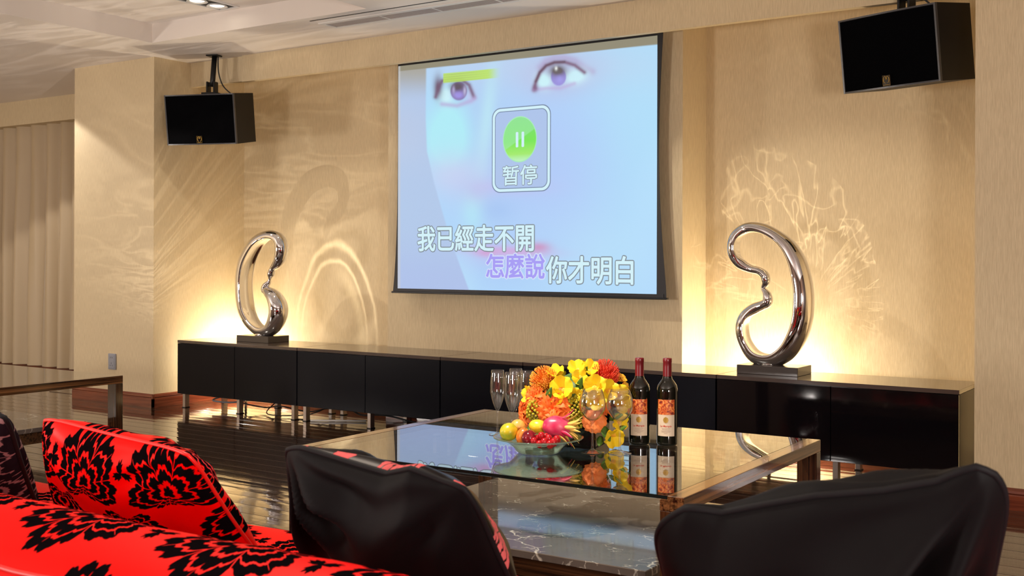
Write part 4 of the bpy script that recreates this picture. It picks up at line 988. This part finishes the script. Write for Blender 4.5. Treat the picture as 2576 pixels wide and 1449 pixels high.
# ------------------------------------------------------------ sofa
sf = thing('sofa', 'red and black damask sofa seen from behind, facing the screen', 'sofa', (5.1, -4.0, 0))
SX0, SX1 = 3.30, 6.90
def loft(name, prof, x0, x1, m, parent, nx=40, sag=0.0, seed=0, org=(5.1, -4.0, 0), closed=True, bulge_at=()):
    P = smooth_pts([(y_, z) for y_, z in prof], 5, closed); N = len(P); d = [0.0]
    for i in range(1, N+1): d.append(d[-1]+float(np.linalg.norm(P[i % N]-P[i-1])))
    vs = []; fs = []; uv = []
    for i in range(nx+1):
        x = x0+(x1-x0)*i/nx; e = min(1.0, min(i, nx-i)/2.0); k = 0.94+0.06*math.sqrt(e)
        cy = sum(p[0] for p in P)/N; cz = sum(p[1] for p in P)/N
        for j in range(N+1):
            y_, z = P[j % N]; y_ = cy+(y_-cy)*k; z = cz+(z-cz)*k
            nz_ = noise.noise(Vector((x*3.0+seed, y_*4, z*4)))*sag
            vs.append((x-org[0], y_+nz_-org[1], z+nz_-org[2])); uv.append((x, d[j]))
    M1 = N+1
    for i in range(nx):
        for j in range(N): a = i*M1+j; fs.append((a, a+1, a+M1+1, a+M1))
    n0 = len(vs)
    fs.append(tuple(range(N-1, -1, -1))); fs.append(tuple(nx*M1+j for j in range(N)))
    me = bpy.data.meshes.new(name); me.from_pydata(vs, [], fs); me.update()
    ul = me.uv_layers.new(name='UVMap')
    for lp in me.loops: ul.data[lp.index].uv = uv[lp.vertex_index]
    if me.polygons[0].normal.dot(Vector((0, 0, 1))) > 5: me.flip_normals()
    o = link(name, me, m, parent, True); bm = bmesh.new(); bm.from_mesh(me); bmesh.ops.recalc_face_normals(bm, faces=bm.faces); bm.to_mesh(me); bm.free(); return o
loft('backrest', [(-4.24, 0.30), (-4.23, 0.50), (-4.245, 0.60), (-4.30, 0.662), (-4.37, 0.685), (-4.44, 0.676), (-4.505, 0.645), (-4.535, 0.59), (-4.545, 0.50), (-4.54, 0.30), (-4.53, 0.12), (-4.25, 0.12)], SX0, SX1, M_red, sf, 90, 0.006)
tube('back_piping', [(SX0+0.05+(SX1-SX0-0.1)*i/60-5.1, -4.512+4.0-0.006, 0.638+0.003*math.sin(i)) for i in range(61)], 0.0045, M_redplain, sf, 8)
loft('seat_cushion', [(-4.22, 0.22), (-4.22, 0.40), (-4.0, 0.412), (-3.6, 0.412), (-3.42, 0.402), (-3.36, 0.36), (-3.36, 0.27), (-3.40, 0.22), (-3.8, 0.215)], SX0+0.02, 5.09, M_red, sf, 40, 0.006, 3)
loft('seat_cushion', [(-4.22, 0.22), (-4.22, 0.40), (-4.0, 0.412), (-3.6, 0.412), (-3.42, 0.402), (-3.36, 0.36), (-3.36, 0.27), (-3.40, 0.22), (-3.8, 0.215)], 5.11, SX1-0.02, M_red, sf, 40, 0.006, 7)
box('base_frame', (SX0+0.03-5.1, -0.50, 0.08), (SX1-0.03-5.1, 0.60, 0.212), M_red, sf, 0.01)
for x in (SX0+0.12, 5.1, SX1-0.12):
    for y_ in (-4.42, -3.50): box('leg', (x-5.1-0.03, y_+4-0.03, 0.0), (x-5.1+0.03, y_+4+0.03, 0.079), M_iron, sf, 0.003)

# ------------------------------------------------------------ cushions
def cushion(lab, TL, TR, BRc, BLc, thick, m_back, m_front, m_pipe, seed, edge=None, crease=0.006, ear=0.10, nu=72, group='throw cushions leaning on the sofa', pipe_r=0.006, rnd_c=0.07):
    """four corner points; the back face (towards the camera) is m_back"""
    TL, TR, BRc, BLc = map(Vector, (TL, TR, BRc, BLc)); C0 = (TL+TR+BRc+BLc)/4
    t = thing('cushion', lab, 'cushion', (C0.x, C0.y, C0.z), 0, group)
    nrm = (TR-TL).cross(BLc-TL).normalized()
    if nrm.dot(CAM-C0) < 0: nrm = -nrm          # back face side
    rnd = random.Random(seed)
    Wd = ((TR-TL).length+(BRc-BLc).length)/2; Hd = ((BLc-TL).length+(BRc-TR).length)/2
    cr = [(rnd.choice((0, 1)), rnd.choice((0, 1)), rnd.uniform(9, 15), rnd.uniform(0, 6), rnd.uniform(0.6, 1.3)) for _ in range(6)]
    def outline(u, v):
        # pull the straight edges inwards between the corner ears
        pu = 0.5+(u-0.5)*(1-ear*math.sin(PI*v)**0.8*1.0); pv = 0.5+(v-0.5)*(1-ear*0.75*math.sin(PI*u)**0.8)
        cu = (abs(2*v-1))**7; cv = (abs(2*u-1))**7
        pu = 0.5+(pu-0.5)*(1-rnd_c*cu); pv = 0.5+(pv-0.5)*(1-rnd_c*cv)
        if edge: pv += float(np.interp(u, edge[0], edge[1]))*(1-v)**4
        return pu, pv
    def pos(u, v, side):
        pu, pv = outline(u, v)
        p_ = (TL*(1-pu)+TR*pu)*(1-pv)+(BLc*(1-pu)+BRc*pu)*pv
        e = max(0.0, (math.sin(PI*u)*math.sin(PI*v)))
        h = thick/2*(e**0.45)
        w_ = 0
        for (a, b_, f, ph, am) in cr:
            dx, dy = (u-a), (v-b_); rr = math.hypot(dx, dy); an = math.atan2(dy, dx)
            w_ += am*math.sin(an*f+ph)*math.exp(-((rr-0.30)/0.20)**2)
        w_ += 2.2*noise.noise(Vector((u*2.6+seed, v*2.6, side)))
        h2 = h+crease*w_*min(1, e*3)
        return p_+nrm*(h2*side)
    for side, m, nm in ((1, m_back, 'back_cover'), (-1, m_front, 'front_cover')):
        vs = []; fs = []; uv = []
        for j in range(nu+1):
            for i in range(nu+1):
                # cluster samples near the edges
                u = 0.5-0.5*math.cos(PI*i/nu); v = 0.5-0.5*math.cos(PI*j/nu)
                vs.append(pos(u, v, side)-C0); uv.append((u*Wd, -v*Hd))
        for j in range(nu):
            for i in range(nu):
                a = j*(nu+1)+i; f = (a, a+1, a+nu+2, a+nu+1); fs.append(f if side < 0 else f[::-1])
        me = bpy.data.meshes.new(nm); me.from_pydata(vs, [], fs); me.update(); ul = me.uv_layers.new(name='UVMap')
        for lp in me.loops: ul.data[lp.index].uv = uv[lp.vertex_index]
        # outward normals
        if sum((p_.normal.dot(nrm*side) for p_ in list(me.polygons)[::97])) < 0: me.flip_normals()
        link(nm, me, m, t, True)
    rim = []
    q = [i/40 for i in range(40)]
    for u in q: rim.append(pos(u, 0, 1)-C0)
    for v in q: rim.append(pos(1, v, 1)-C0)
    for u in q: rim.append(pos(1-u, 1, 1)-C0)
    for v in q: rim.append(pos(0, 1-v, 1)-C0)
    tube('piping', rim, pipe_r, m_pipe, t, 8, True)
    return t
cushion('dark mauve and black damask cushion at the left edge of the sofa', (3.85, -4.02, 0.75), (4.285, -4.02, 0.745), (4.09, -3.80, 0.44), (3.66, -3.80, 0.43), 0.16, M_dark, M_dark, M_pipe, 3, ear=0.06)
cushion('red and black damask cushion standing on the sofa', (4.375, -4.00, 0.748), (4.93, -4.05, 0.728), (4.90, -3.80, 0.43), (4.17, -3.80, 0.43), 0.17, M_red2, M_red2, M_redplain, 5, ear=0.05, pipe_r=0.004)
cushion('black velvet cushion with pink patterned front, in the middle of the sofa', (5.187, -4.07, 0.772), (5.63, -4.12, 0.758), (5.60, -3.86, 0.44), (5.01, -3.78, 0.43), 0.17, M_velvet, M_pink, M_pipe, 11, ear=0.04, crease=0.017, pipe_r=0.005, edge=([0, .1, .35, .6, .75, .9, 1], [0, -.01, .01, .03, -.03, .0, .0]))
cushion('black cushion with raised corner at the right end of the sofa', (5.905, -4.08, 0.742), (6.385, -4.08, 0.865), (6.285, -3.78, 0.46), (5.81, -3.78, 0.43), 0.19, M_velvet, M_velvet, M_pipe, 23, ear=0.05, crease=0.020, rnd_c=0.11, pipe_r=0.005, edge=([0, .08, .2, .35, .5, .7, .85, .95, 1], [0, -0.02, .036, .018, .008, .026, .02, -.03, -.02]))
